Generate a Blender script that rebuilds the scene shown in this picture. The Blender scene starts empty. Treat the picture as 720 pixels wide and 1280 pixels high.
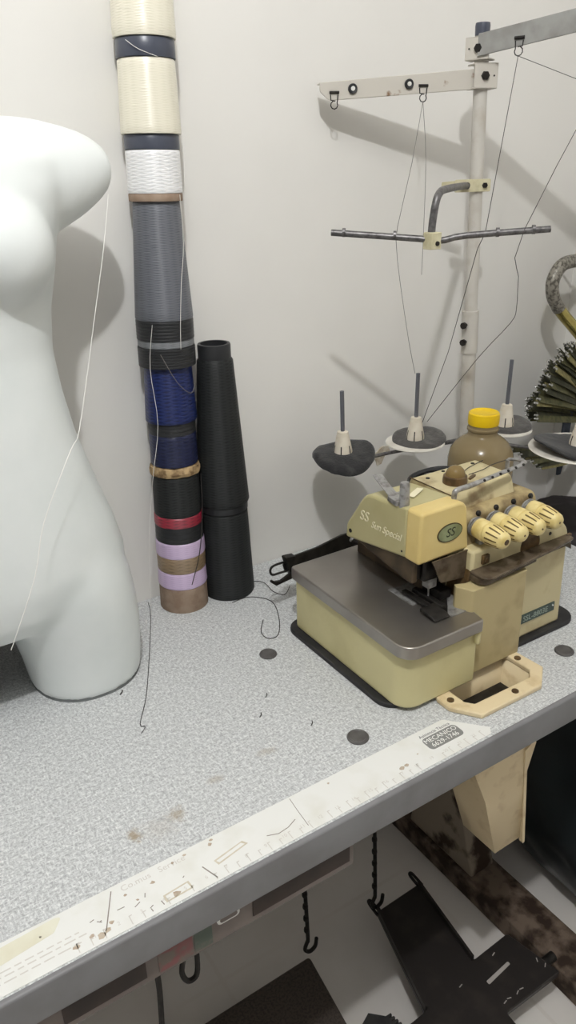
import bpy, bmesh, math, random
from mathutils import Vector, Matrix, noise
random.seed(7)
S = bpy.context.scene
COL = S.collection
PI = math.pi

# ------------------------------------------------------------------ materials
def lin(c):
    return tuple(((v/255)/12.92 if v/255 <= .04045 else ((v/255+.055)/1.055)**2.4) for v in c)

def mat(name, rgb, rough=.5, metal=0., rgb2=None, scale=40., lo=.4, hi=.65, detail=4., bump=0., bscale=None,
        trans=0., ior=1.45, spec=None, sheen=0., stretch=None, alpha=None):
    m = bpy.data.materials.new(name); m.use_nodes = True
    nt = m.node_tree; N = nt.nodes; Lk = nt.links
    b = N['Principled BSDF']
    b.inputs['Base Color'].default_value = (*lin(rgb), 1)
    b.inputs['Roughness'].default_value = rough
    b.inputs['Metallic'].default_value = metal
    b.inputs['IOR'].default_value = ior
    if spec is not None: b.inputs['Specular IOR Level'].default_value = spec
    if trans: b.inputs['Transmission Weight'].default_value = trans
    if alpha is not None: b.inputs['Alpha'].default_value = alpha
    if sheen: b.inputs['Sheen Weight'].default_value = sheen
    if rgb2 is not None or bump:
        tc = N.new('ShaderNodeTexCoord'); src = tc.outputs['Object']
        if stretch:
            mp = N.new('ShaderNodeMapping'); mp.inputs['Scale'].default_value = stretch
            Lk.new(src, mp.inputs['Vector']); src = mp.outputs['Vector']
    if rgb2 is not None:
        n = N.new('ShaderNodeTexNoise'); n.inputs['Scale'].default_value = scale; n.inputs['Detail'].default_value = detail
        Lk.new(src, n.inputs['Vector'])
        r = N.new('ShaderNodeValToRGB')
        r.color_ramp.elements[0].position = lo; r.color_ramp.elements[0].color = (*lin(rgb), 1)
        r.color_ramp.elements[1].position = hi; r.color_ramp.elements[1].color = (*lin(rgb2), 1)
        Lk.new(n.outputs['Fac'], r.inputs['Fac']); Lk.new(r.outputs['Color'], b.inputs['Base Color'])
    if bump:
        n2 = N.new('ShaderNodeTexNoise'); n2.inputs['Scale'].default_value = bscale or scale; n2.inputs['Detail'].default_value = 3
        Lk.new(src, n2.inputs['Vector'])
        bp = N.new('ShaderNodeBump'); bp.inputs['Strength'].default_value = bump; bp.inputs['Distance'].default_value = .002
        Lk.new(n2.outputs['Fac'], bp.inputs['Height']); Lk.new(bp.outputs['Normal'], b.inputs['Normal'])
    return m

def thread_mat(name, rgb, rgb2, rough=.42, strength=.22, freq=860., spec=.9):
    """wound thread: fine crossing ridges round the cone"""
    m = bpy.data.materials.new(name); m.use_nodes = True
    nt = m.node_tree; N = nt.nodes; Lk = nt.links; b = N['Principled BSDF']
    b.inputs['Roughness'].default_value = rough; b.inputs['Specular IOR Level'].default_value = spec; b.inputs['IOR'].default_value = 1.35+.3*spec
    b.inputs['Anisotropic'].default_value = .72; b.inputs['Anisotropic Rotation'].default_value = .25
    tg = N.new('ShaderNodeTangent'); tg.direction_type = 'RADIAL'; tg.axis = 'Z'; Lk.new(tg.outputs[0], b.inputs['Tangent'])
    tc = N.new('ShaderNodeTexCoord')
    sep = N.new('ShaderNodeSeparateXYZ'); Lk.new(tc.outputs['Object'], sep.inputs[0])
    at = N.new('ShaderNodeMath'); at.operation = 'ARCTAN2'; Lk.new(sep.outputs['Y'], at.inputs[0]); Lk.new(sep.outputs['X'], at.inputs[1])
    hs = []
    nz = N.new('ShaderNodeTexNoise'); nz.inputs['Scale'].default_value = 60; Lk.new(tc.outputs['Object'], nz.inputs['Vector'])
    for sgn in (1, -1):
        a = N.new('ShaderNodeMath'); a.operation = 'MULTIPLY'; a.inputs[1].default_value = sgn*9.; Lk.new(at.outputs[0], a.inputs[0])
        z = N.new('ShaderNodeMath'); z.operation = 'MULTIPLY_ADD'; z.inputs[1].default_value = freq*2.6
        Lk.new(sep.outputs['Z'], z.inputs[0]); Lk.new(a.outputs[0], z.inputs[2])
        z2 = N.new('ShaderNodeMath'); z2.operation = 'MULTIPLY_ADD'; z2.inputs[1].default_value = 7.; Lk.new(nz.outputs['Fac'], z2.inputs[0]); Lk.new(z.outputs[0], z2.inputs[2])
        s = N.new('ShaderNodeMath'); s.operation = 'SINE'; Lk.new(z2.outputs[0], s.inputs[0]); hs.append(s)
    mx = N.new('ShaderNodeMath'); mx.operation = 'MAXIMUM'; Lk.new(hs[0].outputs[0], mx.inputs[0]); Lk.new(hs[1].outputs[0], mx.inputs[1])
    bp = N.new('ShaderNodeBump'); bp.inputs['Strength'].default_value = strength; bp.inputs['Distance'].default_value = .0004
    Lk.new(mx.outputs[0], bp.inputs['Height']); Lk.new(bp.outputs['Normal'], b.inputs['Normal'])
    r = N.new('ShaderNodeValToRGB')
    r.color_ramp.elements[0].position = .2; r.color_ramp.elements[0].color = (*lin(rgb2), 1)
    r.color_ramp.elements[1].position = .9; r.color_ramp.elements[1].color = (*lin(rgb), 1)
    mr = N.new('ShaderNodeMapRange'); mr.inputs[1].default_value = -1; mr.inputs[2].default_value = 1
    Lk.new(mx.outputs[0], mr.inputs[0]); Lk.new(mr.outputs[0], r.inputs['Fac']); Lk.new(r.outputs['Color'], b.inputs['Base Color'])
    return m

def table_mat():
    m = bpy.data.materials.new('speckled_laminate'); m.use_nodes = True
    nt = m.node_tree; N = nt.nodes; Lk = nt.links; b = N['Principled BSDF']
    b.inputs['Roughness'].default_value = .55; b.inputs['Specular IOR Level'].default_value = .3
    tc = N.new('ShaderNodeTexCoord'); src = tc.outputs['Object']
    cols = []
    for st in ((170, 440, 300), (440, 170, 300)):
        mp = N.new('ShaderNodeMapping'); mp.inputs['Scale'].default_value = st; Lk.new(src, mp.inputs['Vector'])
        n = N.new('ShaderNodeTexNoise'); n.inputs['Scale'].default_value = 1.0; n.inputs['Detail'].default_value = 2.5; n.inputs['Roughness'].default_value = .7
        Lk.new(mp.outputs['Vector'], n.inputs['Vector']); cols.append(n)
    mx = N.new('ShaderNodeMath'); mx.operation = 'MAXIMUM'
    Lk.new(cols[0].outputs['Fac'], mx.inputs[0]); Lk.new(cols[1].outputs['Fac'], mx.inputs[1])
    r = N.new('ShaderNodeValToRGB'); E = r.color_ramp.elements
    E[0].position = .42; E[0].color = (*lin((160, 161, 162)), 1)
    E[1].position = .74; E[1].color = (*lin((233, 234, 232)), 1)
    e = E.new(.56); e.color = (*lin((197, 199, 199)), 1)
    Lk.new(mx.outputs[0], r.inputs['Fac'])
    # brown smudges: worn glue stains at fixed places on the laminate
    last = r.outputs['Color']
    nz = N.new('ShaderNodeTexNoise'); nz.inputs['Scale'].default_value = 110; nz.inputs['Detail'].default_value = 7; nz.inputs['Roughness'].default_value = .65; Lk.new(src, nz.inputs['Vector'])
    for (x, y, rx, ry, k) in ((.178, -.449, .015, .019, .75), (.227, -.446, .026, .020, .55), (.287, -.424, .022, .012, .35), (.36, -.417, .026, .012, .35), (.205, -.455, .05, .035, .18)):
        mp = N.new('ShaderNodeMapping'); mp.inputs['Location'].default_value = (-(x-.42)/rx, -(y+.27)/ry, 0); mp.inputs['Scale'].default_value = (1/rx, 1/ry, 0)
        Lk.new(src, mp.inputs['Vector'])
        ln = N.new('ShaderNodeVectorMath'); ln.operation = 'LENGTH'; Lk.new(mp.outputs['Vector'], ln.inputs[0])
        mr = N.new('ShaderNodeMapRange'); mr.inputs[1].default_value = 1.; mr.inputs[2].default_value = .1; mr.inputs[3].default_value = -.35; mr.inputs[4].default_value = .35
        Lk.new(ln.outputs['Value'], mr.inputs[0])
        ad = N.new('ShaderNodeMath'); ad.operation = 'ADD'; Lk.new(mr.outputs[0], ad.inputs[0]); Lk.new(nz.outputs['Fac'], ad.inputs[1])
        m2 = N.new('ShaderNodeMapRange'); m2.inputs[1].default_value = .48; m2.inputs[2].default_value = .8; m2.inputs[3].default_value = 0; m2.inputs[4].default_value = k
        Lk.new(ad.outputs[0], m2.inputs[0])
        mix = N.new('ShaderNodeMix'); mix.data_type = 'RGBA'
        Lk.new(m2.outputs[0], mix.inputs[0]); Lk.new(last, mix.inputs[6]); mix.inputs[7].default_value = (*lin((150, 132, 104)), 1)
        last = mix.outputs[2]
    # tiny dark specks of lint
    vo = N.new('ShaderNodeTexVoronoi'); vo.inputs['Scale'].default_value = 11; Lk.new(src, vo.inputs['Vector'])
    sp = N.new('ShaderNodeMath'); sp.operation = 'LESS_THAN'; sp.inputs[1].default_value = .018; Lk.new(vo.outputs['Distance'], sp.inputs[0])
    mix = N.new('ShaderNodeMix'); mix.data_type = 'RGBA'; Lk.new(sp.outputs[0], mix.inputs[0]); Lk.new(last, mix.inputs[6]); mix.inputs[7].default_value = (*lin((70, 68, 64)), 1)
    Lk.new(mix.outputs[2], b.inputs['Base Color'])
    return m

M = dict(
    wall=mat('white_wall_paint', (231, 229, 224), .8, rgb2=(225, 223, 218), scale=3, spec=.2, bump=.05, bscale=60),
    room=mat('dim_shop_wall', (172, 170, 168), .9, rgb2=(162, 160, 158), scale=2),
    ceiling=mat('ceiling_paint', (225, 223, 218), .9, rgb2=(220, 218, 214), scale=2),
    table=table_mat(),
    edge=mat('grey_edge_band', (128, 128, 130), .45, rgb2=(116, 115, 116), scale=14),
    wood=mat('raw_table_underside', (120, 100, 84), .8, rgb2=(96, 78, 64), scale=20),
    mann=mat('mannequin_shell', (230, 234, 232), .34, rgb2=(224, 229, 227), scale=12, spec=.5, bump=.03, bscale=160),
    mannrimshade=mat('mannequin_rim_shadow', (120, 124, 123), .7, rgb2=(104, 107, 106), scale=40),  # shadow gap at the thighs' bottom edge, put into the grey
    cream_thread=thread_mat('cream_thread', (238, 233, 214), (230, 225, 204), rough=.36),
    white_thread=thread_mat('white_thread', (240, 240, 240), (230, 231, 233), strength=.4, freq=560),
    grey_thread=thread_mat('grey_thread', (104, 107, 114), (88, 91, 98), freq=760, rough=.5, strength=.4, spec=.6),
    grey_thread2=thread_mat('light_grey_thread', (128, 131, 134), (104, 106, 110), freq=1000, rough=.5, spec=.5),
    blue_thread=thread_mat('royal_blue_thread', (28, 42, 96), (18, 28, 70), rough=.35, freq=480, strength=.45, spec=.5),
    navy_thread=thread_mat('navy_thread', (32, 38, 72), (23, 28, 54), rough=.35, freq=480, strength=.45, spec=.5),
    black_thread=thread_mat('black_thread', (44, 46, 46), (30, 31, 32), rough=.55, freq=560, spec=.3),
    red_thread=thread_mat('red_thread', (158, 22, 52), (110, 10, 34), freq=500),
    lilac_thread=thread_mat('lilac_thread', (208, 186, 218), (196, 173, 207), freq=700, strength=.2),
    brown_thread=thread_mat('brown_thread', (152, 128, 98), (132, 110, 82), freq=420, strength=.6),
    black_plastic=mat('black_plastic', (44, 45, 47), .4, rgb2=(36, 37, 39), scale=30),
    slate_plastic=mat('slate_plastic', (76, 80, 92), .32, rgb2=(68, 72, 84), scale=30),
    card=mat('cardboard', (160, 140, 122), .85, rgb2=(140, 118, 100), scale=60, bump=.1),
    paper=mat('brown_paper', (178, 152, 112), .8, rgb2=(120, 96, 66), scale=90, lo=.45, hi=.62, bump=.6, bscale=120),
    stand=mat('cream_stand_paint', (198, 194, 186), .5, rgb2=(182, 174, 162), scale=26, lo=.5, hi=.72),
    rust_stand=mat('chipped_cream_paint', (198, 193, 183), .5, rgb2=(132, 104, 78), scale=34, lo=.64, hi=.70, detail=6),
    grey_arm=mat('grey_painted_steel', (150, 150, 146), .5, rgb2=(128, 126, 122), scale=30),
    cream_clip=mat('yellowed_clip', (210, 204, 172), .5, rgb2=(188, 180, 146), scale=60),
    steel=mat('worn_steel', (168, 167, 165), .36, metal=.5, rgb2=(120, 117, 113), scale=120, lo=.45, hi=.7),
    rodsteel=mat('dark_steel_rod', (118, 116, 116), .42, metal=.6, rgb2=(84, 82, 82), scale=160, lo=.4, hi=.7),
    pinsteel=mat('grey_pin', (116, 118, 126), .4, metal=.5),
    dark=mat('dark_iron', (46, 43, 40), .5, metal=.4, rgb2=(30, 28, 26), scale=80),
    felt=mat('black_felt', (40, 40, 41), .95, rgb2=(64, 63, 62), scale=60, lo=.5, hi=.75, bump=.5, bscale=300, sheen=.2),
    feltg=mat('grey_felt', (74, 72, 70), .95, rgb2=(100, 98, 94), scale=60, lo=.5, hi=.75, bump=.5, bscale=300, sheen=.2),
    ivory=mat('ivory_plastic', (222, 214, 198), .5, rgb2=(206, 196, 176), scale=50),
    disc=mat('white_disc_plastic', (226, 222, 212), .45, rgb2=(206, 200, 188), scale=40),
    machine=mat('machine_enamel', (201, 189, 148), .42, rgb2=(168, 148, 104), scale=22, lo=.55, hi=.8, detail=6),
    machinelow=mat('machine_oil_box_enamel', (205, 196, 148), .42, rgb2=(190, 180, 132), scale=16, lo=.5, hi=.8),
    machinehead=mat('machine_head_enamel', (184, 176, 132), .42, rgb2=(172, 162, 116), scale=16, lo=.5, hi=.8),
    machdirty=mat('grimy_enamel', (178, 160, 116), .5, rgb2=(92, 70, 44), scale=34, lo=.42, hi=.68, detail=7),
    machtop=mat('oily_top_enamel', (200, 188, 148), .4, rgb2=(124, 100, 66), scale=30, lo=.50, hi=.74, detail=7),
    machyel=mat('yellowed_face_enamel', (218, 196, 132), .35, rgb2=(206, 180, 112), scale=14, lo=.45, hi=.75),
    bay=mat('dark_brown_bay', (84, 70, 52), .5, rgb2=(52, 42, 30), scale=30),  # mottled dark brown for the needle bay and under-head plate
    beige=mat('beige_cover_enamel', (184, 169, 126), .5, rgb2=(158, 140, 102), scale=20, lo=.55, hi=.78, detail=6),
    chute=mat('chute_plastic', (224, 206, 168), .5, rgb2=(196, 172, 130), scale=30, lo=.55, hi=.75),
    knob=mat('knob_cream', (226, 208, 146), .38, rgb2=(206, 184, 116), scale=60, lo=.45, hi=.7),
    knobslot=mat('knob_slot', (104, 84, 46), .6),
    letter=mat('raised_letter_cream', (226, 219, 188), .4),
    ovalplate=mat('oval_badge_green', (150, 158, 120), .35, metal=.3, rgb2=(128, 136, 98), scale=60),
    ovalrim=mat('oval_badge_rim', (72, 62, 36), .5),
    badgeink=mat('badge_ink', (52, 58, 38), .5),
    plate=mat('brushed_cloth_plate', (168, 163, 157), .33, metal=.85, rgb2=(150, 145, 138), scale=9, lo=.35, hi=.7),
    platelabel=mat('model_plate', (62, 78, 72), .4, rgb2=(52, 66, 60), scale=60),
    labelink=mat('model_ink', (150, 164, 152), .4),
    smoke=mat('smoked_guard', (116, 103, 86), .16, trans=.3, ior=1.3, rgb2=(88, 74, 58), scale=60),
    amber=mat('amber_dome', (150, 126, 80), .08, trans=.3, ior=1.4),
    oilrim=mat('oily_rim', (104, 82, 52), .35, rgb2=(70, 52, 30), scale=80),
    rubber=mat('black_rubber', (36, 36, 37), .6, rgb2=(48, 47, 46), scale=40),
    plug=mat('grey_plug', (90, 88, 86), .4, rgb2=(78, 75, 74), scale=80, bump=.1),
    bottle=mat('cloudy_oil_bottle', (142, 126, 94), .2, trans=.1, ior=1.4, rgb2=(128, 112, 80), scale=9, lo=.4, hi=.7),
    yellow=mat('yellow_cap', (240, 204, 20), .4, rgb2=(228, 188, 12), scale=20),
    paperwhite=mat('ruler_paper', (226, 226, 222), .5, rgb2=(218, 217, 209), scale=26, lo=.5, hi=.75),
    ink=mat('faded_ink', (204, 200, 193), .6),
    pencil=mat('pencil_mark', (138, 130, 122), .6),
    scuff=mat('brown_scuff', (190, 176, 158), .7, rgb2=(164, 146, 126), scale=120),
    glue=mat('dried_glue', (208, 200, 182), .5, rgb2=(196, 186, 164), scale=80),
    scrap=mat('tan_tape_scrap', (206, 198, 182), .7, rgb2=(176, 162, 140), scale=70, lo=.45, hi=.6),
    tape=mat('yellowed_tape', (222, 220, 202), .45, rgb2=(214, 210, 188), scale=30),
    stickergrey=mat('sticker_grey', (132, 132, 130), .45),
    stickerwhite=mat('sticker_white_ink', (236, 236, 232), .45),
    stickerink=mat('sticker_dark_ink', (92, 92, 96), .45),
    floor=mat('floor_tile', (232, 227, 221), .35, rgb2=(222, 216, 209), scale=5, lo=.4, hi=.7),
    black_paint=mat('black_pedal_paint', (40, 36, 34), .45, rgb2=(58, 52, 48), scale=24, lo=.5, hi=.8),
    treadle=mat('treadle_tread', (70, 61, 54), .6, rgb2=(50, 43, 38), scale=260, lo=.45, hi=.6, bump=.5),
    rust=mat('rusty_frame', (118, 102, 88), .75, rgb2=(52, 38, 28), scale=28, lo=.40, hi=.60, detail=8, bump=.4, bscale=60),
    leg=mat('flaking_leg_paint', (150, 138, 122), .7, rgb2=(58, 42, 30), scale=16, lo=.50, hi=.62, detail=8, bump=.3, bscale=60),
    rail=mat('brown_grey_rail', (118, 108, 102), .4, rgb2=(104, 94, 88), scale=16),
    slot=mat('dark_slot', (46, 38, 34), .6, rgb2=(60, 48, 42), scale=30),
    pinkprint=mat('faded_pink_print', (128, 80, 78), .5, rgb2=(112, 100, 92), scale=60, lo=.48, hi=.6),
    greenprint=mat('faded_green_print', (76, 90, 78), .5, rgb2=(104, 98, 92), scale=60, lo=.5, hi=.62),
    bag=mat('dark_teal_bag', (33, 42, 45), .32, rgb2=(24, 29, 32), scale=8, lo=.4, hi=.65, bump=.3, bscale=26),
    bag2=mat('dark_bag_cloth', (38, 33, 36), .6, rgb2=(86, 24, 44), scale=7, lo=.56, hi=.68, bump=.3, bscale=30),
    zipgreen=mat('olive_tape', (88, 86, 56), .75, rgb2=(64, 64, 40), scale=120, bump=.3),
    zipdark=mat('dark_olive_tape', (62, 62, 44), .8, rgb2=(46, 46, 32), scale=120, bump=.3),
    zipgold=mat('pale_olive_tape', (134, 126, 82), .6, rgb2=(104, 98, 60), scale=120),
    silver=mat('silver_metal', (196, 196, 192), .25, metal=.9),
    glitter=mat('grey_glitter_handle', (146, 142, 132), .4, metal=.35, rgb2=(92, 88, 80), scale=170, lo=.45, hi=.6, bump=.6, bscale=170),
    gold=mat('gold_band', (196, 182, 110), .22, metal=.75, rgb2=(160, 146, 84), scale=30),
    bluecloth=mat('blue_grey_strap', (70, 78, 92), .8, rgb2=(58, 64, 76), scale=60),
    thread_line=mat('grey_thread_strand', (112, 108, 104), .7),
    thread_white=mat('white_thread_strand', (236, 234, 228), .6),
    thread_dark=mat('dark_thread_strand', (58, 54, 52), .7),
    whiteprint=mat('white_pedal_mark', (176, 170, 164), .6),
    nail=mat('nail_steel', (120, 118, 116), .4, metal=.7),
)

# floor tile joints
def tile_floor():
    m = M['floor']; nt = m.node_tree; N = nt.nodes; Lk = nt.links; b = N['Principled BSDF']
    src = b.inputs['Base Color'].links[0].from_socket
    tc = N.new('ShaderNodeTexCoord')
    mp = N.new('ShaderNodeMapping'); mp.inputs['Location'].default_value = (.06, .16, 0); Lk.new(tc.outputs['Object'], mp.inputs['Vector'])
    br = N.new('ShaderNodeTexBrick'); br.offset = 0; br.inputs['Scale'].default_value = 1; br.inputs['Brick Width'].default_value = .45; br.inputs['Row Height'].default_value = .45
    br.inputs['Mortar Size'].default_value = .004
    Lk.new(mp.outputs['Vector'], br.inputs['Vector'])
    mix = N.new('ShaderNodeMix'); mix.data_type = 'RGBA'
    Lk.new(br.outputs['Fac'], mix.inputs[0]); Lk.new(src, mix.inputs[6]); mix.inputs[7].default_value = (*lin((226, 220, 213)), 1)
    Lk.new(mix.outputs[2], b.inputs['Base Color'])
tile_floor()

# ------------------------------------------------------------------ mesh helpers
def newbm(): return bmesh.new()

def box(bm, x0, x1, y0, y1, z0, z1):
    v = [bm.verts.new((x, y, z)) for z in (z0, z1) for y in (y0, y1) for x in (x0, x1)]
    for f in ((0, 2, 3, 1), (4, 5, 7, 6), (0, 1, 5, 4), (2, 6, 7, 3), (0, 4, 6, 2), (1, 3, 7, 5)):
        bm.faces.new([v[i] for i in f])
    return v

def frame(d):
    d = Vector(d).normalized()
    a = Vector((0, 0, 1)) if abs(d.z) < .9 else Vector((1, 0, 0))
    u = d.cross(a).normalized(); return u, d.cross(u).normalized()

def loft(bm, rings, cap=True, closed=False):
    vr = [[bm.verts.new(p) for p in r] for r in rings]
    n = len(vr[0])
    for i in range(len(vr)-1 + (1 if closed else 0)):
        a, b = vr[i], vr[(i+1) % len(vr)]
        for j in range(n):
            bm.faces.new((a[j], a[(j+1) % n], b[(j+1) % n], b[j]))
    if cap and not closed:
        bm.faces.new(vr[0][::-1]); bm.faces.new(vr[-1])
    return vr

def lathe(bm, prof, c=(0, 0, 0), d=(0, 0, 1), n=40, cap=True):
    """prof: (radius, distance along d)"""
    c = Vector(c); d = Vector(d).normalized(); u, v = frame(d)
    rings = [[c + d*h + u*(max(r, 1e-5)*math.cos(2*PI*k/n)) + v*(max(r, 1e-5)*math.sin(2*PI*k/n)) for k in range(n)] for r, h in prof]
    loft(bm, rings, cap)

def cyl(bm, a, b, r, r2=None, n=16):
    a = Vector(a); b = Vector(b); lathe(bm, [(r, 0), (r if r2 is None else r2, (b-a).length)], a, b-a, n)

def smooth_path(pts, k=6):
    P = [Vector(p) for p in pts]
    if len(P) < 3: return P
    out = []
    for i in range(len(P)-1):
        p0 = P[max(i-1, 0)]; p1 = P[i]; p2 = P[i+1]; p3 = P[min(i+2, len(P)-1)]
        for j in range(k):
            t = j/k
            out.append(.5*((2*p1) + (p2-p0)*t + (2*p0-5*p1+4*p2-p3)*t*t + (3*p1-p0-3*p2+p3)*t**3))
    out.append(P[-1]); return out

def tube(bm, pts, r, n=8, smooth=0, radii=None, flat=1.):
    P = smooth_path(pts, smooth) if smooth else [Vector(p) for p in pts]
    rings = []; u = None
    for i, p in enumerate(P):
        d = (P[min(i+1, len(P)-1)] - P[max(i-1, 0)]).normalized()
        if u is None: u, v = frame(d)
        else:
            u = (u - d*u.dot(d)).normalized(); v = d.cross(u)
        rr = r if radii is None else radii[min(int(i*len(radii)/len(P)), len(radii)-1)]
        rings.append([p + u*rr*math.cos(2*PI*k/n) + v*rr*flat*math.sin(2*PI*k/n) for k in range(n)])
    loft(bm, rings)

def fillet(poly, rad, seg=6):
    """rounded 2-D polygon; rad is one number or one per corner"""
    n = len(poly); out = []
    for i in range(n):
        r = rad[i] if isinstance(rad, (list, tuple)) else rad
        p = Vector(poly[i]); a = Vector(poly[i-1]); b = Vector(poly[(i+1) % n])
        if r <= 0: out.append(p); continue
        da = (a-p).normalized(); db = (b-p).normalized()
        ang = da.angle(db); t = min(r/math.tan(ang/2), .49*(a-p).length, .49*(b-p).length); r = t*math.tan(ang/2)
        c = p + (da+db).normalized()*(r/math.sin(ang/2))
        s = p+da*t-c; e = p+db*t-c
        tot = s.angle_signed(e)
        for k in range(seg+1):
            q = s.copy(); q.rotate(Matrix.Rotation(-tot*k/seg, 2)); out.append(c+q)
    return out

def prism(bm, poly, axis, a, b):
    """2-D polygon pushed along an axis: 'z' -> (x,y), 'y' -> (x,z), 'x' -> (y,z)"""
    def P(p, h):
        return {'z': (p[0], p[1], h), 'y': (p[0], h, p[1]), 'x': (h, p[0], p[1])}[axis]
    loft(bm, [[P(p, a) for p in poly], [P(p, b) for p in poly]])

def ngon_ring(bm, outer, inner, z0, z1):
    """flat ring plate between two polygons with the same number of corners"""
    n = len(outer); vs = [[bm.verts.new((p[0], p[1], z)) for p in pl] for pl, z in ((outer, z0), (outer, z1), (inner, z1), (inner, z0))]
    for i in range(4):
        A, B = vs[i], vs[(i+1) % 4]
        for j in range(n): bm.faces.new((A[j], A[(j+1) % n], B[(j+1) % n], B[j]))

def obj(name, bm, m, parent=None, smooth=True, bevel=0., seg=2, angle=35, loc=None):
    bmesh.ops.recalc_face_normals(bm, faces=bm.faces[:])
    me = bpy.data.meshes.new(name); 
    if parent is not None:
        off = Vector(parent_world(parent)); bmesh.ops.translate(bm, verts=bm.verts[:], vec=-off)
    elif loc is not None:
        bmesh.ops.translate(bm, verts=bm.verts[:], vec=-Vector(loc))
    bm.to_mesh(me); bm.free()
    me.materials.append(M[m] if isinstance(m, str) else m)
    if smooth:
        me.shade_smooth() if hasattr(me, 'shade_smooth') else None
        me.set_sharp_from_angle(angle=math.radians(angle))
    o = bpy.data.objects.new(name, me); COL.objects.link(o)
    if parent is not None: o.parent = parent
    elif loc is not None: o.location = loc
    if bevel:
        b = o.modifiers.new('edge', 'BEVEL'); b.width = bevel; b.segments = seg; b.limit_method = 'ANGLE'; b.angle_limit = math.radians(40)
        b.harden_normals = False
    return o

def parent_world(o):
    p = Vector((0, 0, 0))
    while o is not None: p += o.location; o = o.parent
    return p

def tag(o, label, cat, group=None):
    o['label'] = label; o['category'] = cat
    if group: o['group'] = group
    return o

def thing(name, label, cat, loc, group=None):
    o = bpy.data.objects.new(name, None); COL.objects.link(o); o.location = loc; o.empty_display_size = .02
    return tag(o, label, cat, group)

def struct(name, bm, m, **k):
    o = obj(name, bm, m, smooth=False, **k); o['kind'] = 'structure'; return o

def text_bm(s, size, thick=.0003, shear=0., align='CENTER', space=1.):
    cu = bpy.data.curves.new('letters', 'FONT'); cu.body = s; cu.size = size; cu.extrude = thick; cu.shear = shear
    cu.align_x = align; cu.align_y = 'CENTER'; cu.space_character = space; cu.resolution_u = 3
    o = bpy.data.objects.new('letters', cu); COL.objects.link(o)
    dg = bpy.context.evaluated_depsgraph_get(); dg.update()
    me = bpy.data.meshes.new_from_object(o.evaluated_get(dg))
    bm = bmesh.new(); bm.from_mesh(me)
    bpy.data.objects.remove(o); bpy.data.curves.remove(cu); bpy.data.meshes.remove(me)
    return bm

def place(bm, origin, xa, ya):
    xa = Vector(xa).normalized(); ya = Vector(ya); ya = (ya - xa*ya.dot(xa)).normalized(); za = xa.cross(ya)
    mt = Matrix.Translation(Vector(origin)) @ Matrix((xa, ya, za)).transposed().to_4x4()
    bmesh.ops.transform(bm, matrix=mt, verts=bm.verts[:]); return bm

def join(a, b):
    me = bpy.data.meshes.new('tmp'); b.to_mesh(me); b.free(); a.from_mesh(me); bpy.data.meshes.remove(me); return a

TZ = .75
# ------------------------------------------------------------------ room
b = newbm(); box(b, -1.7, 1.46, 0, .12, -.1, 2.75); struct('wall_back', b, 'wall')
b = newbm(); box(b, 1.36, 1.48, -2.7, 0, -.1, 2.75); struct('wall_right', b, 'wall')
b = newbm(); box(b, -1.82, -1.7, -2.7, .12, -.1, 2.75); struct('wall_left', b, 'room')
b = newbm(); box(b, -1.82, 1.48, -2.82, -2.7, -.1, 2.75); struct('wall_front', b, 'room')
b = newbm(); box(b, -1.82, 1.48, -2.82, .12, -.1, 0); struct('floor', b, 'floor')
b = newbm(); box(b, -1.82, 1.48, -2.82, .12, 2.65, 2.75); struct('ceiling', b, 'ceiling')

# ------------------------------------------------------------------ table
HX0, HX1, HY0, HY1 = .612, .737, -.503, -.442
tb = thing('sewing_table', 'speckled light grey laminate sewing table with grey front edge against white wall', 'table', (.42, -.27, 0))
b = newbm()
X0, X1, Y0, Y1, Z0 = -.30, 1.103, -.550, -.0015, .708
box(b, X0, HX0, Y0, Y1, Z0, TZ); box(b, HX1, X1, Y0, Y1, Z0, TZ); box(b, HX0, HX1, Y0, HY0, Z0, TZ); box(b, HX0, HX1, HY1, Y1, Z0, TZ)
obj('table_top', b, 'table', tb, smooth=False)
b = newbm(); prism(b, fillet([(-.5565, .7065), (-.550, .7065), (-.550, .7508), (-.5565, .7508)], [.003, 0, .001, .0045], 4), 'x', X0, X1)
obj('edge_band', b, 'edge', tb)
b = newbm()
box(b, X0+.05, .395, -.545, -.520, .662, Z0)
rl = obj('front_rail', b, 'rail', tb, bevel=.002); rl['label'] = 'brown grey rail under the table front'
for (x0, x1) in ((.060, .142), (.262, .388)):
    b = newbm(); box(b, x0, x1, -.5462, -.5445, .672, .697); obj('rail_slot', b, 'slot', rl)
b = newbm(); box(b, .155, .192, -.5458, -.5446, .668, .699); s = obj('print', b, 'pinkprint', rl); s['label'] = 'faded pink printed patch on the rail'
b = newbm(); box(b, .194, .214, -.5458, -.5446, .668, .701); s = obj('print', b, 'greenprint', rl); s['label'] = 'faded green printed patch on the rail'
b = newbm(); prism(b, fillet([(.220, .688), (.246, .688), (.246, .699), (.220, .699)], .005), 'y', -.5468, -.5445); s = obj('oval_slot', b, 'paperwhite', rl)
b = newbm(); prism(b, fillet([(.223, .6905), (.243, .6905), (.243, .6965), (.223, .6965)], .0028), 'y', -.5474, -.546); obj('slot_recess', b, 'rail', s)
b = newbm(); box(b, .47, 1.05, -.50, -.44, .668, Z0); obj('underside_batten', b, 'dark', tb, bevel=.002)
for lx in (-.20, .895):
    lg = None
    b = newbm(); box(b, lx, lx+.085, -.74, -.03, 0.0, .05)
    obj('foot_beam', b, 'rust', tb, bevel=.004)
    b = newbm()
    prism(b, [(-.285, .05), (-.095, .05), (-.115, .18), (-.13, .708), (-.235, .708), (-.25, .18)], 'x', lx+.01, lx+.075)
    obj('leg', b, 'leg', tb, bevel=.004)
b = newbm(); cyl(b, (-.12, -.495, .060), (.90, -.495, .060), .009); obj('treadle_shaft', b, 'dark', tb)

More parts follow.
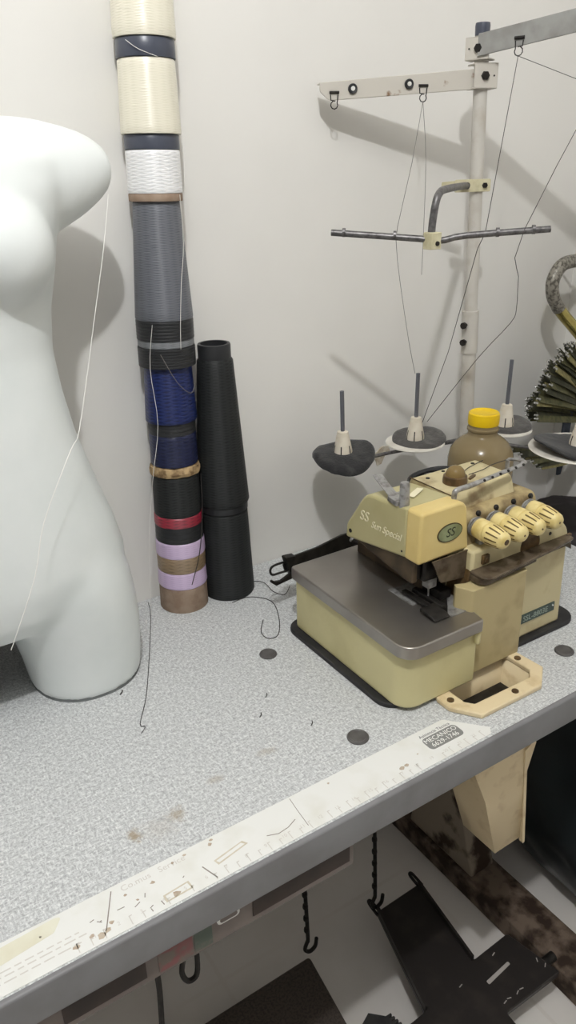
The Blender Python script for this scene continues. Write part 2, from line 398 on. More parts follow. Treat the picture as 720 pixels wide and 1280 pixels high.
# printed ruler strip along the front edge
ru = thing('paper_ruler', 'white paper ruler strip with ticks along the front edge of the table', 'ruler', (.3, -.52, TZ))
zr = TZ+.0006
b = newbm(); prism(b, [(-.14, -.5485), (.603, -.5465), (.611, -.5375), (.572, -.4935), (-.14, -.4965)], 'z', TZ, zr); obj('strip', b, 'paperwhite', ru, smooth=False)
b = newbm()
k = 0; x = .085
while x < .602:
    ln = .0105 if k % 2 == 0 else .0075
    if random.random() > .08:
        box(b, x, x+.0009, -.5455, -.5455+ln, zr, zr+.0001)
        box(b, x, x+.0032, -.5455+ln-.001, -.5455+ln, zr, zr+.0001)
    x += .0127; k += 1
obj('tick_lettering', b, 'ink', ru, smooth=False)
b = newbm()
for k in range(22):
    x = .098+.0254*k*.9
    if x > .60: break
    t = place(text_bm(str(k+1), .0062, 0), (x+.0045, -.5375, zr+.0001), (1, 0, 0), (0, 1, 0)); b = join(b, t)
obj('number_lettering', b, 'ink', ru, smooth=False)
b = newbm()
def stroke(b, pts, w):
    for p, q in zip(pts[:-1], pts[1:]):
        p = Vector((p[0], p[1], 0)); q = Vector((q[0], q[1], 0)); d = (q-p); n = Vector((-d.y, d.x, 0)).normalized()*w/2
        vs = [bm_v for bm_v in (p+n, p-n, q-n, q+n)]
        prism(b, [(v.x, v.y) for v in vs], 'z', zr, zr+.0001)
stroke(b, [(.132, -.500), (.113, -.538)], .0011)
stroke(b, [(.341, -.497), (.339, -.515), (.337, -.540)], .0007)
stroke(b, [(.219, -.524), (.226, -.544)], .0012)
stroke(b, [(.293, -.527), (.305, -.5315), (.318, -.530), (.330, -.525)], .0009)
for i in range(10):
    x = random.uniform(.07, .2); y = random.uniform(-.54, -.52); stroke(b, [(x, y), (x+random.uniform(-.006, .008), y+random.uniform(-.006, .006))], .0009)
obj('pencil_marking', b, 'pencil', ru, smooth=False)
b = newbm()
for (x, y, r) in ((.115, -.538, .004), (.12, -.532, .003), (.142, -.512, .0022), (.150, -.523, .002), (.170, -.513, .0028), (.108, -.540, .005), (.185, -.538, .005), (.10, -.536, .003),
                  (.238, -.503, .003), (.242, -.499, .0025), (.475, -.531, .0042), (.482, -.530, .0035), (.39, -.502, .0018), (.505, -.523, .0016), (.196, -.503, .002), (.085, -.539, .004), (.06, -.51, .0016), (.21, -.501, .0025)):
    pl = [(x+r*random.uniform(.5, 1.1)*math.cos(a*PI/4), y+r*random.uniform(.4, .9)*math.sin(a*PI/4)) for a in range(8)]
    prism(b, pl, 'z', zr, zr+.0001)
obj('stain', b, 'scuff', ru, smooth=False)
b = newbm(); ngon_ring(b, [(.232, -.524), (.268, -.518), (.272, -.524), (.234, -.531)], [(.234, -.5255), (.266, -.5195), (.269, -.523), (.236, -.529)], zr, zr+.0001)
ngon_ring(b, [(.172, -.533), (.20, -.531), (.201, -.541), (.172, -.542)], [(.174, -.5345), (.198, -.5325), (.199, -.5395), (.174, -.5405)], zr, zr+.0001)
obj('glue_stain', b, 'glue', ru, smooth=False)
b = newbm(); prism(b, fillet([(.0, -.521), (.072, -.513), (.083, -.5), (.076, -.498), (.0, -.502)], .005), 'z', zr, zr+.0001); obj('yellowed_tape', b, 'tape', ru, smooth=False)
b = newbm()
for yy in (-.526, -.531, -.537):
    x = .01
    while x < .09:
        l = random.uniform(.004, .012); box(b, x, x+l, yy, yy+.0013, zr, zr+.0001); x += l+.003
t = place(text_bm('Co.mus   Service', .010, 0), (.175, -.5035, zr+.0001), (1, 0, 0), (0, 1, 0)); b = join(b, t)
obj('faded_lettering', b, 'ink', ru, smooth=False)
# mechanic's label at the right end
st = newbm(); prism(st, fillet([(.5235, -.5285), (.578, -.5285), (.578, -.5075), (.5235, -.5075)], .006), 'z', zr, zr+.0002)
sk = obj('mechanic_label', st, 'stickergrey', ru, smooth=False); sk['label'] = 'grey rounded label with a phone number'
t = place(text_bm('MECANICO', .0098, .00005), (.5505, -.5137, zr+.00025), (1, 0, 0), (0, 1, 0)); obj('lettering', t, 'stickerwhite', sk, smooth=False)
t = place(text_bm('6629-1746', .0098, .00005), (.5505, -.5226, zr+.00025), (1, 0, 0), (0, 1, 0)); obj('lettering', t, 'stickerwhite', sk, smooth=False)
t = place(text_bm('Asistencia Técnica', .0066, .00005), (.5495, -.5035, zr+.0001), (1, 0, 0), (0, 1, 0)); obj('lettering', t, 'stickerink', ru, smooth=False)

# hole plugs in the table top
for (x, y, r, lab) in ((.467, -.247, .0125, 'small round dark grey plug on the table left of the sewing machine'),
                       (.465, -.460, .0135, 'round dark grey plug close to the paper ruler'),
                       (.818, -.482, .0135, 'round dark grey plug beside the right front corner of the machine')):
    b = newbm(); lathe(b, [(r, 0), (r*1.02, .0012), (r*.95, .0026), (r*.80, .0030), (r*.74, .0024), (0, .0024)], (x, y, TZ), n=36)
    tag(obj('table_plug', b, 'plug', loc=(x, y, TZ)), lab, 'plug', 'table hole plugs')

# ------------------------------------------------------------------ stacked thread cones
def axis_at(z): return Vector((.4335+(z-.75)*.0175, -.0425, z))
NAMEG = 'thread cones in the tall stack'
def cone(z0, z1, r0, r1, m, label, rims=(), band=None, wob=0.):
    """thread winding from z0 to z1; rims: (z0, z1, r0, r1, material, part name, ribs)"""
    lo = min([z0]+[q[0] for q in rims]); c = axis_at(lo); d = (axis_at(2)-axis_at(1))
    t = thing('thread_cone', label, 'thread cone', c, NAMEG)
    b = newbm(); h = z1-z0
    prof = [(r0*.985, z0-lo), (r0, z0-lo+.0015)] + [(r0+(r1-r0)*k/10, z0-lo+.0015+(h-.003)*k/10) for k in range(1, 11)] + [(r1*.97, z1-lo)]
    lathe(b, prof, c, d, 56); obj('thread', b, m, t)
    for (a, e, ra, re, mm, nm, ribs) in rims:
        b = newbm()
        if ribs:
            prof = []
            n = ribs
            for k in range(n):
                za = a-lo+(e-a)*k/n; zb = (e-a)/n; rr = ra+(re-ra)*k/n
                prof += [(rr, za), (rr, za+zb*.55), (rr*.985, za+zb*.7), (rr*.985, za+zb*.95)]
        else:
            prof = [(ra*.99, a-lo), (ra, a-lo+.001), (re, e-lo-.001), (re*.98, e-lo)]
        lathe(b, prof, c, d, 56); obj(nm, b, mm, t)
    return t
cone(1.5345, 1.655, .0385, .0352, 'cream_thread', 'cream thread cone at the very top of the tall stack', [(1.513, 1.534, .0365, .036, 'slate_plastic', 'spool_base', 0)])
cone(1.4305, 1.5125, .0383, .0352, 'cream_thread', 'second cream thread cone from the top, above the white one', [(1.413, 1.430, .0350, .0348, 'slate_plastic', 'spool_base', 0)])
cone(1.362, 1.4125, .0356, .0346, 'white_thread', 'white thread cone on a cardboard rim in the tall stack', [(1.3525, 1.3618, .0350, .0350, 'card', 'cardboard_rim', 0)])
cone(1.203, 1.352, .0400, .0308, 'grey_thread', 'long dark grey thread cone in the middle of the stack', [(1.176, 1.2028, .0400, .0398, 'black_plastic', 'spool_base', 6)])
cone(1.166, 1.1758, .0393, .0392, 'grey_thread2', 'thin light grey band cone under the long dark grey cone', [(1.1385, 1.1656, .0402, .0402, 'black_plastic', 'spool_base', 7)])
cone(1.058, 1.138, .0375, .0338, 'blue_thread', 'royal blue thread cone in the tall stack', [(1.0395, 1.0575, .0342, .0345, 'black_plastic', 'spool_base', 3)])
t = cone(.992, 1.039, .0352, .0345, 'navy_thread', 'navy thread cone standing on crumpled brown paper')
b = newbm(); n = 60; rings = []
for (dr, z) in ((-.002, .976), (.0022, .9775), (.003, .983), (.0008, .989), (-.003, .9915)):
    ring = []
    for k in range(n):
        a = 2*PI*k/n; nz = noise.noise((math.cos(a)*4, math.sin(a)*4, z*200)); r = .0352+dr+.0016*nz; c = axis_at(z)
        ring.append(c+Vector((r*math.cos(a), r*math.sin(a), .0022*noise.noise((math.cos(a)*3+9, math.sin(a)*3, z*90)))))
    rings.append(ring)
loft(b, rings); obj('paper_ring', b, 'paper', t)
cone(.912, .9755, .0362, .0350, 'black_thread', 'short black thread cone above the red one')
cone(.8955, .9115, .0372, .0368, 'red_thread', 'thin red thread cone between two black bands', [(.8695, .8952, .0370, .0366, 'black_plastic', 'spool_base', 3)])
cone(.8445, .869, .0384, .0376, 'lilac_thread', 'upper lilac thread cone with brown band below it', [(.8185, .8442, .0378, .0378, 'brown_thread', 'brown_band', 0)])
cone(.7915, .8182, .0388, .0376, 'lilac_thread', 'lower lilac thread cone on the cardboard tube at the stack foot', [(.750, .7912, .0384, .0376, 'card', 'cardboard_tube', 0)])

# two stacked black cones
def blk(z0, z1, r0, r1, label, tip=None):
    c = (.513, -.0475, z0)
    t = thing('black_thread_cone', label, 'thread cone', c, 'black thread cones')
    b = newbm(); h = z1-z0
    prof = [(r0*.96, 0), (r0, .004)] + [(r0+(r1-r0)*k/12, .004+(h-.008)*k/12) for k in range(1, 13)] + [(r1*.9, h)]
    lathe(b, prof, c, n=56); obj('thread', b, 'black_thread', t)
    if tip:
        b = newbm(); lathe(b, [(tip, h-.004), (tip, h+.018), (tip*.97, h+.0205), (tip*.82, h+.0205), (tip*.80, h+.002), (0, h+.002)], c, n=40)
        obj('cone_tip', b, 'black_plastic', t)
    return t
t = blk(.750, .8995, .0425, .0372, 'lower black thread cone, standing on the table beside the tall stack')
b = newbm(); lathe(b, [(.038, .1496), (.038, .160), (.0365, .1605)], (.513, -.0475, .75), n=48); obj('cone_neck', b, 'black_plastic', t)
blk(.9108, 1.138, .0408, .0268, 'upper black thread cone with open tip, on top of another black cone', .0243)

# ------------------------------------------------------------------ mannequin
def mannequin():
    MX = .128
    root_loc = (.235, -.125, TZ)
    b = newbm(); n = 40
    def ring(cx, cy, z, rx, ry, p=2.2, front=1., back=1.):
        out = []
        for k in range(n):
            a = 2*PI*k/n; ca, sa = math.cos(a), math.sin(a)
            x = rx*math.copysign(abs(ca)**(2/p), ca); y = ry*math.copysign(abs(sa)**(2/p), sa)
            y *= front if sa < 0 else back
            out.append((cx+x, cy+y, z))
        return out
    # torso
    T = [(.862, .10, .060), (.875, .150, .085), (.90, .178, .102), (.94, .183, .108), (.985, .172, .104), (1.04, .155, .097), (1.10, .138, .090),
         (1.16, .128, .084), (1.205, .125, .080), (1.25, .130, .082), (1.295, .142, .088), (1.34, .152, .090), (1.375, .165, .086), (1.405, .168, .074), (1.43, .130, .056), (1.447, .075, .048), (1.47, .056, .050), (1.53, .052, .050)]
    CY = lambda z: -.125 - .012*math.sin((z-.9)*5.5)
    loft(b, [ring(MX, CY(z), z, rx, ry) for z, rx, ry in T])
    for s in (1, -1):
        # thigh stump
        L = [(.750, .110, .0745, .080), (.79, .110, .079, .084), (.83, .107, .084, .089), (.87, .101, .088, .095), (.91, .092, .092, .098), (.95, .084, .088, .095), (.99, .078, .075, .085)]
        loft(b, [ring(MX+s*cx, -.125, z, rx, ry) for z, cx, rx, ry in L])
        # shoulder and short arm stump
        A = [(.085, 1.372, .074), (.115, 1.377, .069), (.14, 1.381, .063), (.165, 1.385, .054), (.188, 1.388, .045), (.206, 1.390, .035), (.219, 1.391, .024), (.226, 1.391, .010)]
        rings = []
        for (x, z, r) in A:
            rings.append([(MX+s*x, -.121+(r*.72+.006)*math.cos(2*PI*k/24), z+r*math.sin(2*PI*k/24)) for k in range(24)])
        loft(b, rings)
        # bust
        rings = []
        C = Vector((MX+s*.070, -.180, 1.318)); d = Vector((s*.16, -1, -.10)).normalized(); u, v = frame(d)
        for (h, r) in ((-.035, .064), (.0, .063), (.022, .058), (.042, .046), (.054, .032), (.061, .017), (.0625, .006)):
            rings.append([C+d*h+u*r*math.cos(2*PI*k/28)+v*r*math.sin(2*PI*k/28) for k in range(28)])
        loft(b, rings)
    bmesh.ops.recalc_face_normals(b, faces=b.faces[:])
    me = bpy.data.meshes.new('tmp'); b.to_mesh(me); b.free()
    o = bpy.data.objects.new('tmp', me); COL.objects.link(o)
    r = o.modifiers.new('r', 'REMESH'); r.mode = 'VOXEL'; r.voxel_size = .0055
    s1 = o.modifiers.new('s', 'SMOOTH'); s1.factor = .5; s1.iterations = 8
    dg = bpy.context.evaluated_depsgraph_get(); dg.update()
    m2 = bpy.data.meshes.new_from_object(o.evaluated_get(dg)); bpy.data.objects.remove(o)
    b = newbm(); b.from_mesh(m2)
    # cut the thighs flat above the dark rings that stand for the shadow gap
    g = bmesh.ops.bisect_plane(b, geom=b.verts[:]+b.edges[:]+b.faces[:], plane_co=(0, 0, TZ+.0045), plane_no=(0, 0, -1), clear_outer=True)
    es = [e for e in g['geom_cut'] if isinstance(e, bmesh.types.BMEdge)]
    bmesh.ops.holes_fill(b, edges=es)
    t = thing('mannequin_torso', 'white headless female mannequin torso standing on its thigh stumps on the table', 'mannequin', root_loc)
    # body mesh
    body = obj('body', b, 'mann', t, angle=60)
    for s in (1, -1):
        b = newbm()
        loft(b, [ring(MX+s*.110, -.125, z, .0745*k, .080*k) for z, k in ((TZ, .985), (TZ+.0045, .985))]); obj('rim_shadow_gap', b, 'mannrimshade', t)
    return t
mannequin()

# ------------------------------------------------------------------ overlock machine
mc = thing('overlock_sewing_machine', 'cream and yellowed industrial overlock sewing machine with four tension knobs', 'sewing machine', (.70, -.33, TZ))
b = newbm(); prism(b, fillet([(.524, -.20), (.524, -.446), (.60, -.446), (.60, -.438), (.905, -.440), (.905, -.20)], [.026, .026, .01, 0, .03, .03]), 'z', TZ, .757); obj('base_pan', b, 'rubber', mc, bevel=.0015)
b = newbm(); prism(b, fillet([(.5355, -.214), (.5335, -.464), (.655, -.464), (.668, -.44), (.668, -.214)], [.008, .026, .003, 0, .004]), 'z', .757, .8385); obj('oil_box', b, 'machinelow', mc, bevel=.003)
b = newbm(); prism(b, fillet([(.531, -.209), (.527, -.473), (.656, -.473), (.662, -.44), (.672, -.438), (.672, -.209)], [.008, .024, .004, .002, 0, .004]), 'z', .8385, .8565); pl = obj('cloth_plate', b, 'plate', mc, bevel=.0035, seg=3)
pl['label'] = 'worn steel cloth plate'
b = newbm(); box(b, .6495, .6565, -.471, -.440, .818, .8385); obj('plate_catch', b, 'machinelow', mc, bevel=.003)
# main body
b = newbm(); prism(b, fillet([(.672, .757), (.868, .757), (.862, .930), (.672, .930)], [0, .004, .032, 0], 8), 'y', -.430, -.215); obj('lower_body', b, 'machine', mc, bevel=.004)
b = newbm(); prism(b, fillet([(.640, .8565), (.674, .8565), (.674, .935), (.640, .935)], .003), 'y', -.385, -.23); obj('needle_bay', b, 'bay', mc)
b = newbm(); prism(b, fillet([(-.412, .925), (-.30, .925), (-.30, .972), (-.404, .972)], [0, 0, .005, .012]), 'x', .672, .815); obj('tension_housing', b, 'machdirty', mc, bevel=.003)
b = newbm(); prism(b, fillet([(-.390, .965), (-.31, .965), (-.307, .996), (-.379, .996)], [0, 0, .006, .012]), 'x', .668, .790); obj('top_cover', b, 'machtop', mc, bevel=.002)
for (x, y, r) in ((.685, -.325, .003), (.775, -.320, .003), (.72, -.318, .0026)):
    b = newbm(); lathe(b, [(r, 0), (r*.9, .001), (0, .001)], (x, y, .996), n=16); obj('cover_screw', b, 'dark', mc)
# left head
b = newbm(); prism(b, fillet([(-.388, .927), (-.26, .908), (-.262, .930), (-.304, .990), (-.388, .9965)], [0, .004, .012, .03, 0], 8), 'x', .594, .668)
hd = obj('head', b, 'machinehead', mc, bevel=.005, seg=3)
b = newbm(); box(b, .6675, .6682, -.389, -.308, .9955, .9968); obj('seam', b, 'oilrim', hd)
b = newbm(); lathe(b, [(.0032, 0), (.003, .0012), (0, .0012)], (.5945, -.272, .922), (-1, 0, 0), 16); obj('head_screw', b, 'dark', hd)
b = newbm(); lathe(b, [(.0015, 0), (.0013, .0012), (0, .0012)], (.5945, -.3805, .9345), (-1, 0, 0), 12); obj('head_screw', b, 'dark', hd)
t = place(text_bm('SS', .021, .0004, .25), (.5938, -.3015, .955), (0, -1, 0.08), (0, 0, 1)); obj('lettering', t, 'letter', hd, smooth=False)
t = place(text_bm('Sun Special', .0145, .0004, .35, space=.95), (.5938, -.3475, .9505), (0, -1, 0.05), (0, 0, 1)); obj('lettering', t, 'letter', hd, smooth=False)
# yellow face cover with oval badge
b = newbm(); prism(b, fillet([(.5925, .927), (.680, .927), (.6715, .998), (.5945, .998)], [.004, .004, .016, .006], 8), 'y', -.414, -.386)
fc = obj('face_cover', b, 'machyel', mc, bevel=.0065, seg=4); fc['label'] = 'yellowed front cover with oval badge'
cb = Vector((.6435, -.4137, .9605)); nv = Vector((0, -1, .02)).normalized(); ux = Vector((1, 0, 0)); uz = ux.cross(nv)*-1
if uz.z < 0: uz = -uz
def oval(b, rx, rz, h0, h1, n=40):
    loft(b, [[cb+nv*h+ux*rx*math.cos(2*PI*k/n)+uz*rz*math.sin(2*PI*k/n) for k in range(n)] for h in (h0, h1)])
b = newbm(); oval(b, .0215, .0125, -.001, .0012); bd = obj('badge', b, 'ovalrim', fc)
b = newbm(); oval(b, .0200, .0110, .0005, .0016); obj('badge_face', b, 'ovalplate', fc)
t = place(text_bm('SS', .0165, .0002, .2), cb+nv*.0017, ux, uz); obj('lettering', t, 'badgeink', fc, smooth=False)
b = newbm(); lathe(b, [(.0016, 0), (.0013, .001), (0, .001)], (.599, -.4095, .9925), (0, -1, .3), 12); obj('cover_screw', b, 'dark', fc)
# smoked guard under the face, needle clamp, presser foot
b = newbm(); prism(b, fillet([(.612, .929), (.694, .929), (.697, .905), (.676, .8885), (.628, .8945)], [0, 0, .012, .012, .004], 6), 'y', -.4195, -.4175); obj('eye_guard', b, 'smoke', mc)
b = newbm(); prism(b, fillet([(.694, .94), (.705, .94), (.705, .897), (.694, .903)], .002), 'y', -.420, -.41); obj('guard_bracket', b, 'steel', mc, bevel=.0015)
b = newbm(); box(b, .601, .612, -.40, -.33, .896, .928); box(b, .612, .640, -.405, -.39, .893, .927); obj('under_head_block', b, 'dark', mc, bevel=.003)
b = newbm(); prism(b, fillet([(-.40, .893), (-.385, .893), (-.29, .909), (-.27, .909), (-.275, .922), (-.40, .928)], .003), 'x', .597, .606); g = obj('under_head_plate', b, 'bay', mc, bevel=.002)
b = newbm(); cyl(b, (.628, -.398, .93), (.628, -.398, .885), .0042); cyl(b, (.628, -.398, .885), (.628, -.398, .860), .0012); box(b, .622, .636, -.404, -.392, .880, .893); obj('needle_bar', b, 'steel', mc)
b = newbm(); cyl(b, (.650, -.385, .93), (.650, -.385, .868), .005); box(b, .640, .662, -.395, -.37, .880, .90); obj('presser_bar', b, 'dark', mc)
b = newbm()
prism(b, fillet([(.600, -.437), (.622, -.442), (.638, -.425), (.664, -.395), (.664, -.372), (.645, -.362), (.618, -.39)], .004), 'z', .8565, .8595)
box(b, .610, .618, -.42, -.365, .8595, .8645); box(b, .624, .632, -.428, -.37, .8595, .8655); box(b, .638, .658, -.41, -.375, .8595, .872)
prism(b, [(-.445, .858), (-.415, .860), (-.415, .8655), (-.44, .862)], 'x', .598, .624)
obj('presser_foot', b, 'dark', mc, bevel=.0012)
b = newbm(); box(b, .626, .664, -.445, -.35, .8566, .8575); box(b, .604, .646, -.395, -.345, .8566, .8572); obj('throat_plate', b, 'steel', mc, smooth=False)
b = newbm(); prism(b, fillet([(.664, .8565), (.69, .8565), (.69, .90), (.672, .905)], .004), 'y', -.428, -.39); obj('looper_cover', b, 'oilrim', mc, bevel=.003)
# front cover panel, looper cover rail, hole, label
b = newbm(); prism(b, fillet([(.655, -.452), (.757, -.452), (.757, -.43), (.662, -.43), (.648, -.424), (.645, -.43)], [.005, .004, 0, 0, .001, .001]), 'z', .757, .8885); obj('front_cover', b, 'beige', mc, bevel=.003)
b = newbm()
prism(b, fillet([(.668, -.462), (.80, -.452), (.858, -.444), (.858, -.43), (.668, -.43)], [.012, 0, .004, 0, 0]), 'z', .9005, .9045)
prism(b, fillet([(.668, -.456), (.78, -.447), (.78, -.43), (.668, -.43)], [.012, .004, 0, 0]), 'z', .891, .9005)
box(b, .70, .862, -.438, -.43, .893, .9005); prism(b, [(.80, .9005), (.862, .9005), (.866, .880), (.845, .893)], 'y', -.4365, -.4295)
obj('looper_guard', b, 'smoke', mc, bevel=.0015)
b = newbm(); box(b, .672, .866, -.4335, -.4295, .8865, .904); obj('guard_gap', b, 'oilrim', mc)
b = newbm(); lathe(b, [(.019, 0), (.019, .0012), (.0165, .0016), (.0155, .0006), (0, .0006)], (.782, -.4295, .9095), (0, -1, 0), 36); obj('inspection_port', b, 'oilrim', mc)
b = newbm(); lathe(b, [(.0028, 0), (.0025, .0012), (0, .0012)], (.822, -.4295, .915), (0, -1, 0), 16); obj('body_screw', b, 'dark', mc)
b = newbm(); box(b, .688, .700, -.434, -.428, .908, .921); lathe(b, [(.004, 0), (.0036, .002), (0, .002)], (.694, -.434, .9145), (0, -1, 0), 20); obj('thread_plate', b, 'oilrim', mc, bevel=.001)
b = newbm(); box(b, .772, .851, -.4318, -.4295, .782, .7965); lb = obj('model_label', b, 'platelabel', mc, bevel=.0005)
t = place(text_bm('SSL-8803E', .0125, .0002), (.810, -.4319, .7892), (1, 0, 0), (0, 0, 1)); obj('lettering', t, 'labelink', lb, smooth=False)
b = newbm(); lathe(b, [(.002, 0), (.0016, .001), (0, .001)], (.8465, -.4318, .792), (0, -1, 0), 12); obj('rivet', b, 'silver', lb)
# tension knobs
for i, kx in enumerate((.6915, .7245, .758, .7915)):
    kz = .9555; y0 = -.409; d = Vector((0, -1, -.05)).normalized()
    b = newbm(); lathe(b, [(.0128, 0), (.0135, .001), (.0142, .012), (.0140, .0165), (.0125, .0175), (.0125, .0190), (.0142, .0200), (.0143, .025), (.0128, .037), (.0108, .045), (.0085, .0480), (.004, .049), (0, .049)], (kx, y0-.008, kz), d, 40)
    kn = obj('tension_knob', b, 'knob', mc, angle=50)
    b = newbm(); u, v = frame(d)
    for k in range(12):
        a = 2*PI*k/12; e = u*math.cos(a)+v*math.sin(a); f = d.cross(e)
        P0 = Vector((kx, y0-.008, kz))
        ra, rb = .0143, .0114
        q = []
        for hh, rr, w in ((.024, .0144, .0010), (.028, .0141, .0011), (.037, .0129, .0009), (.042, .0118, .0007)):
            q.append([P0+d*hh+e*(rr+.0002)+f*w, P0+d*hh+e*(rr+.0002)-f*w, P0+d*hh+e*(rr-.003)-f*w, P0+d*hh+e*(rr-.003)+f*w])
        loft(b, q)
    obj('grip_slots', b, 'knobslot', kn)
    b = newbm(); lathe(b, [(.0115, 0), (.0115, .002), (.0135, .0025), (.0135, .004), (.0115, .0045), (.0115, .006), (.0135, .0065), (.0135, .0078)], (kx, y0, kz), d, 32); obj('tension_disc', b, 'steel', kn)
    b = newbm(); r = .0042 if i == 0 else .0016; P0 = Vector((kx, y0-.008, kz)); lathe(b, [(r, .0488), (r*.9, .0494), (0, .0494)], P0, d, 16); obj('knob_tip', b, 'oilrim', kn)
    b = newbm(); lathe(b, [(.0040, 0), (.0040, .002), (.0022, .0035), (0, .0035)], (kx+.012, -.4035, .9675), (0, -1, .3), 16); obj('thread_eyelet', b, 'dark', mc)
# thread guide bar on top, oil sight dome, post and lever
b = newbm(); tube(b, [(.662, -.399, .992), (.662, -.3995, 1.004), (.666, -.400, 1.0085), (.690, -.399, 1.0085), (.705, -.397, 1.0085)], .0036, 12, smooth=4)
tube(b, [(.70, -.3975, 1.0085), (.755, -.391, 1.0085), (.803, -.385, 1.0085), (.815, -.372, 1.008), (.813, -.352, 1.004)], .0042, 10, smooth=4, flat=.55)
gb = obj('thread_guide_bar', b, 'steel', mc)
for k in range(6):
    b = newbm(); f = k/5; lathe(b, [(.0021, 0), (.0018, .0009), (0, .0009)], (.715+.085*f, -.3995+.010*f, 1.0098), (0, -.7, .7), 12); obj('guide_hole', b, 'dark', gb)
b = newbm(); cyl(b, (.810, -.353, .97), (.810, -.353, 1.004), .003); obj('guide_post', b, 'steel', mc)
b = newbm(); lathe(b, [(.0165, 0), (.0168, .004), (.0160, .010), (.0145, .011)], (.7045, -.357, .996), n=36); om = obj('oil_sight', b, 'oilrim', mc)
b = newbm(); lathe(b, [(.0132, .0105), (.0130, .014), (.0112, .0185), (.0078, .0222), (.0035, .0240), (0, .0243)], (.7045, -.357, .996), n=32); obj('sight_dome', b, 'amber', om)
b = newbm(); lathe(b, [(.0068, 0), (.0068, .014), (.0064, .015), (.0064, .030), (.0056, .033), (0, .033)], (.601, -.3735, .9925), n=28); obj('lift_post', b, 'steel', mc)
b = newbm()
P = [(.600, -.362, .9985), (.604, -.345, 1.001), (.608, -.325, 1.006), (.611, -.306, 1.013)]
rings = []
for (x, y, z), w in zip(smooth_path(P, 4), [.0075]*13):
    rings.append([(x-w, y, z), (x+w, y, z-.001), (x+w, y, z+.0005), (x-w, y, z+.0015)])
loft(b, rings); prism(b, fillet([(.590, -.372), (.615, -.368), (.618, -.345), (.594, -.348)], .003), 'z', .9945, 1.001)
obj('thread_lever', b, 'steel', mc, bevel=.0006)
b = newbm(); prism(b, fillet([(.625, -.365), (.655, -.350), (.650, -.343), (.622, -.356)], .001), 'z', .9962, .9968); obj('paper_label', b, 'letter', mc)
b = newbm(); tube(b, [(.735, -.352, .9985), (.76, -.353, 1.0), (.788, -.344, .9985), (.808, -.352, 1.004)], .0006, 6, smooth=4); tube(b, [(.728, -.346, .999), (.752, -.334, .999), (.79, -.325, .999)], .0006, 6, smooth=4)
obj('loose_thread', b, 'thread_dark', mc)
b = newbm(); prism(b, fillet([(.727, -.364), (.744, -.357), (.742, -.353), (.726, -.360)], .001), 'z', .996, .9985); obj('thread_clip', b, 'oilrim', mc)
# rear arm with open clamp at the back left
ya = -.150
b = newbm(); prism(b, fillet([(.700, .845), (.700, .811), (.672, .812), (.60, .812), (.575, .815), (.56, .811), (.556, .826), (.575, .836), (.62, .838), (.668, .846)], .002), 'y', ya-.002, ya+.002)
tube(b, [(.69, -.152, .83), (.69, -.20, .835), (.69, -.22, .835)], .006, 10); 
ar = obj('rear_arm', b, 'dark', mc, bevel=.0008)
b = newbm(); lathe(b, [(.006, 0), (.006, .004), (.004, .006), (0, .006)], (.690, ya-.002, .832), (0, -1, 0), 20); obj('arm_screw', b, 'steel', ar)
b = newbm()
tube(b, [(.563, ya-.004, .832), (.545, ya-.006, .834), (.532, ya-.007, .8325), (.5285, ya-.008, .826), (.532, ya-.009, .820), (.546, ya-.009, .8195), (.562, ya-.006, .817)], .0019, 8, smooth=3)
prism(b, fillet([(.562, .812), (.546, .8055), (.536, .807), (.530, .8115), (.528, .808), (.537, .800), (.560, .803), (.585, .806), (.585, .814)], .001), 'y', ya-.011, ya-.006)
prism(b, fillet([(.555, .842), (.575, .840), (.578, .806), (.567, .806), (.562, .82)], .002), 'y', ya-.010, ya+.002)
obj('arm_clamp', b, 'dark', ar)
# waste chute that passes through the table
outer = [(.590, -.466), (.590, -.487), (.614, -.5215), (.722, -.5225), (.756, -.496), (.753, -.446), (.737, -.432), (.60, -.437)]
inner = [(.6125, -.470), (.6125, -.488), (.622, -.500), (.722, -.5015), (.7355, -.490), (.7355, -.452), (.732, -.4445), (.6125, -.4445)]
ch = thing('waste_chute', 'cream plastic waste chute set through the table in front of the machine', 'chute', (.675, -.475, TZ))
b = newbm(); ngon_ring(b, outer, inner, TZ, .7575); obj('flange', b, 'chute', ch, bevel=.0018)
for (x, y) in ((.601, -.478), (.683, -.512), (.742, -.463)):
    b = newbm(); lathe(b, [(.0048, 0), (.0046, .0016), (.003, .0022), (0, .0018)], (x, y, .7573), n=18); obj('screw', b, 'oilrim', ch)
def rr(x0, x1, y0, y1, z, sh=0): return [(x0, y0, z), (x1, y0, z), (x1, y1, z), (x0, y1, z)]
b = newbm()
vr = loft(b, [rr(.6128, .7362, -.5022, -.4428, .7575), rr(.6135, .7355, -.5015, -.4435, .70), rr(.628, .722, -.508, -.436, .64), rr(.650, .725, -.510, -.44, .585), rr(.688, .742, -.506, -.445, .462)], cap=False)
o = obj('funnel', b, 'chute', ch, angle=50); sd = o.modifiers.new('wall', 'SOLIDIFY'); sd.thickness = .0022; sd.offset = 1
b = newbm(); prism(b, fillet([(.720, .640), (.737, .652), (.741, .646), (.729, .600), (.7455, .454), (.741, .452), (.724, .595)], .002), 'y', -.5125, -.506); obj('rim_lip', b, 'chute', ch)

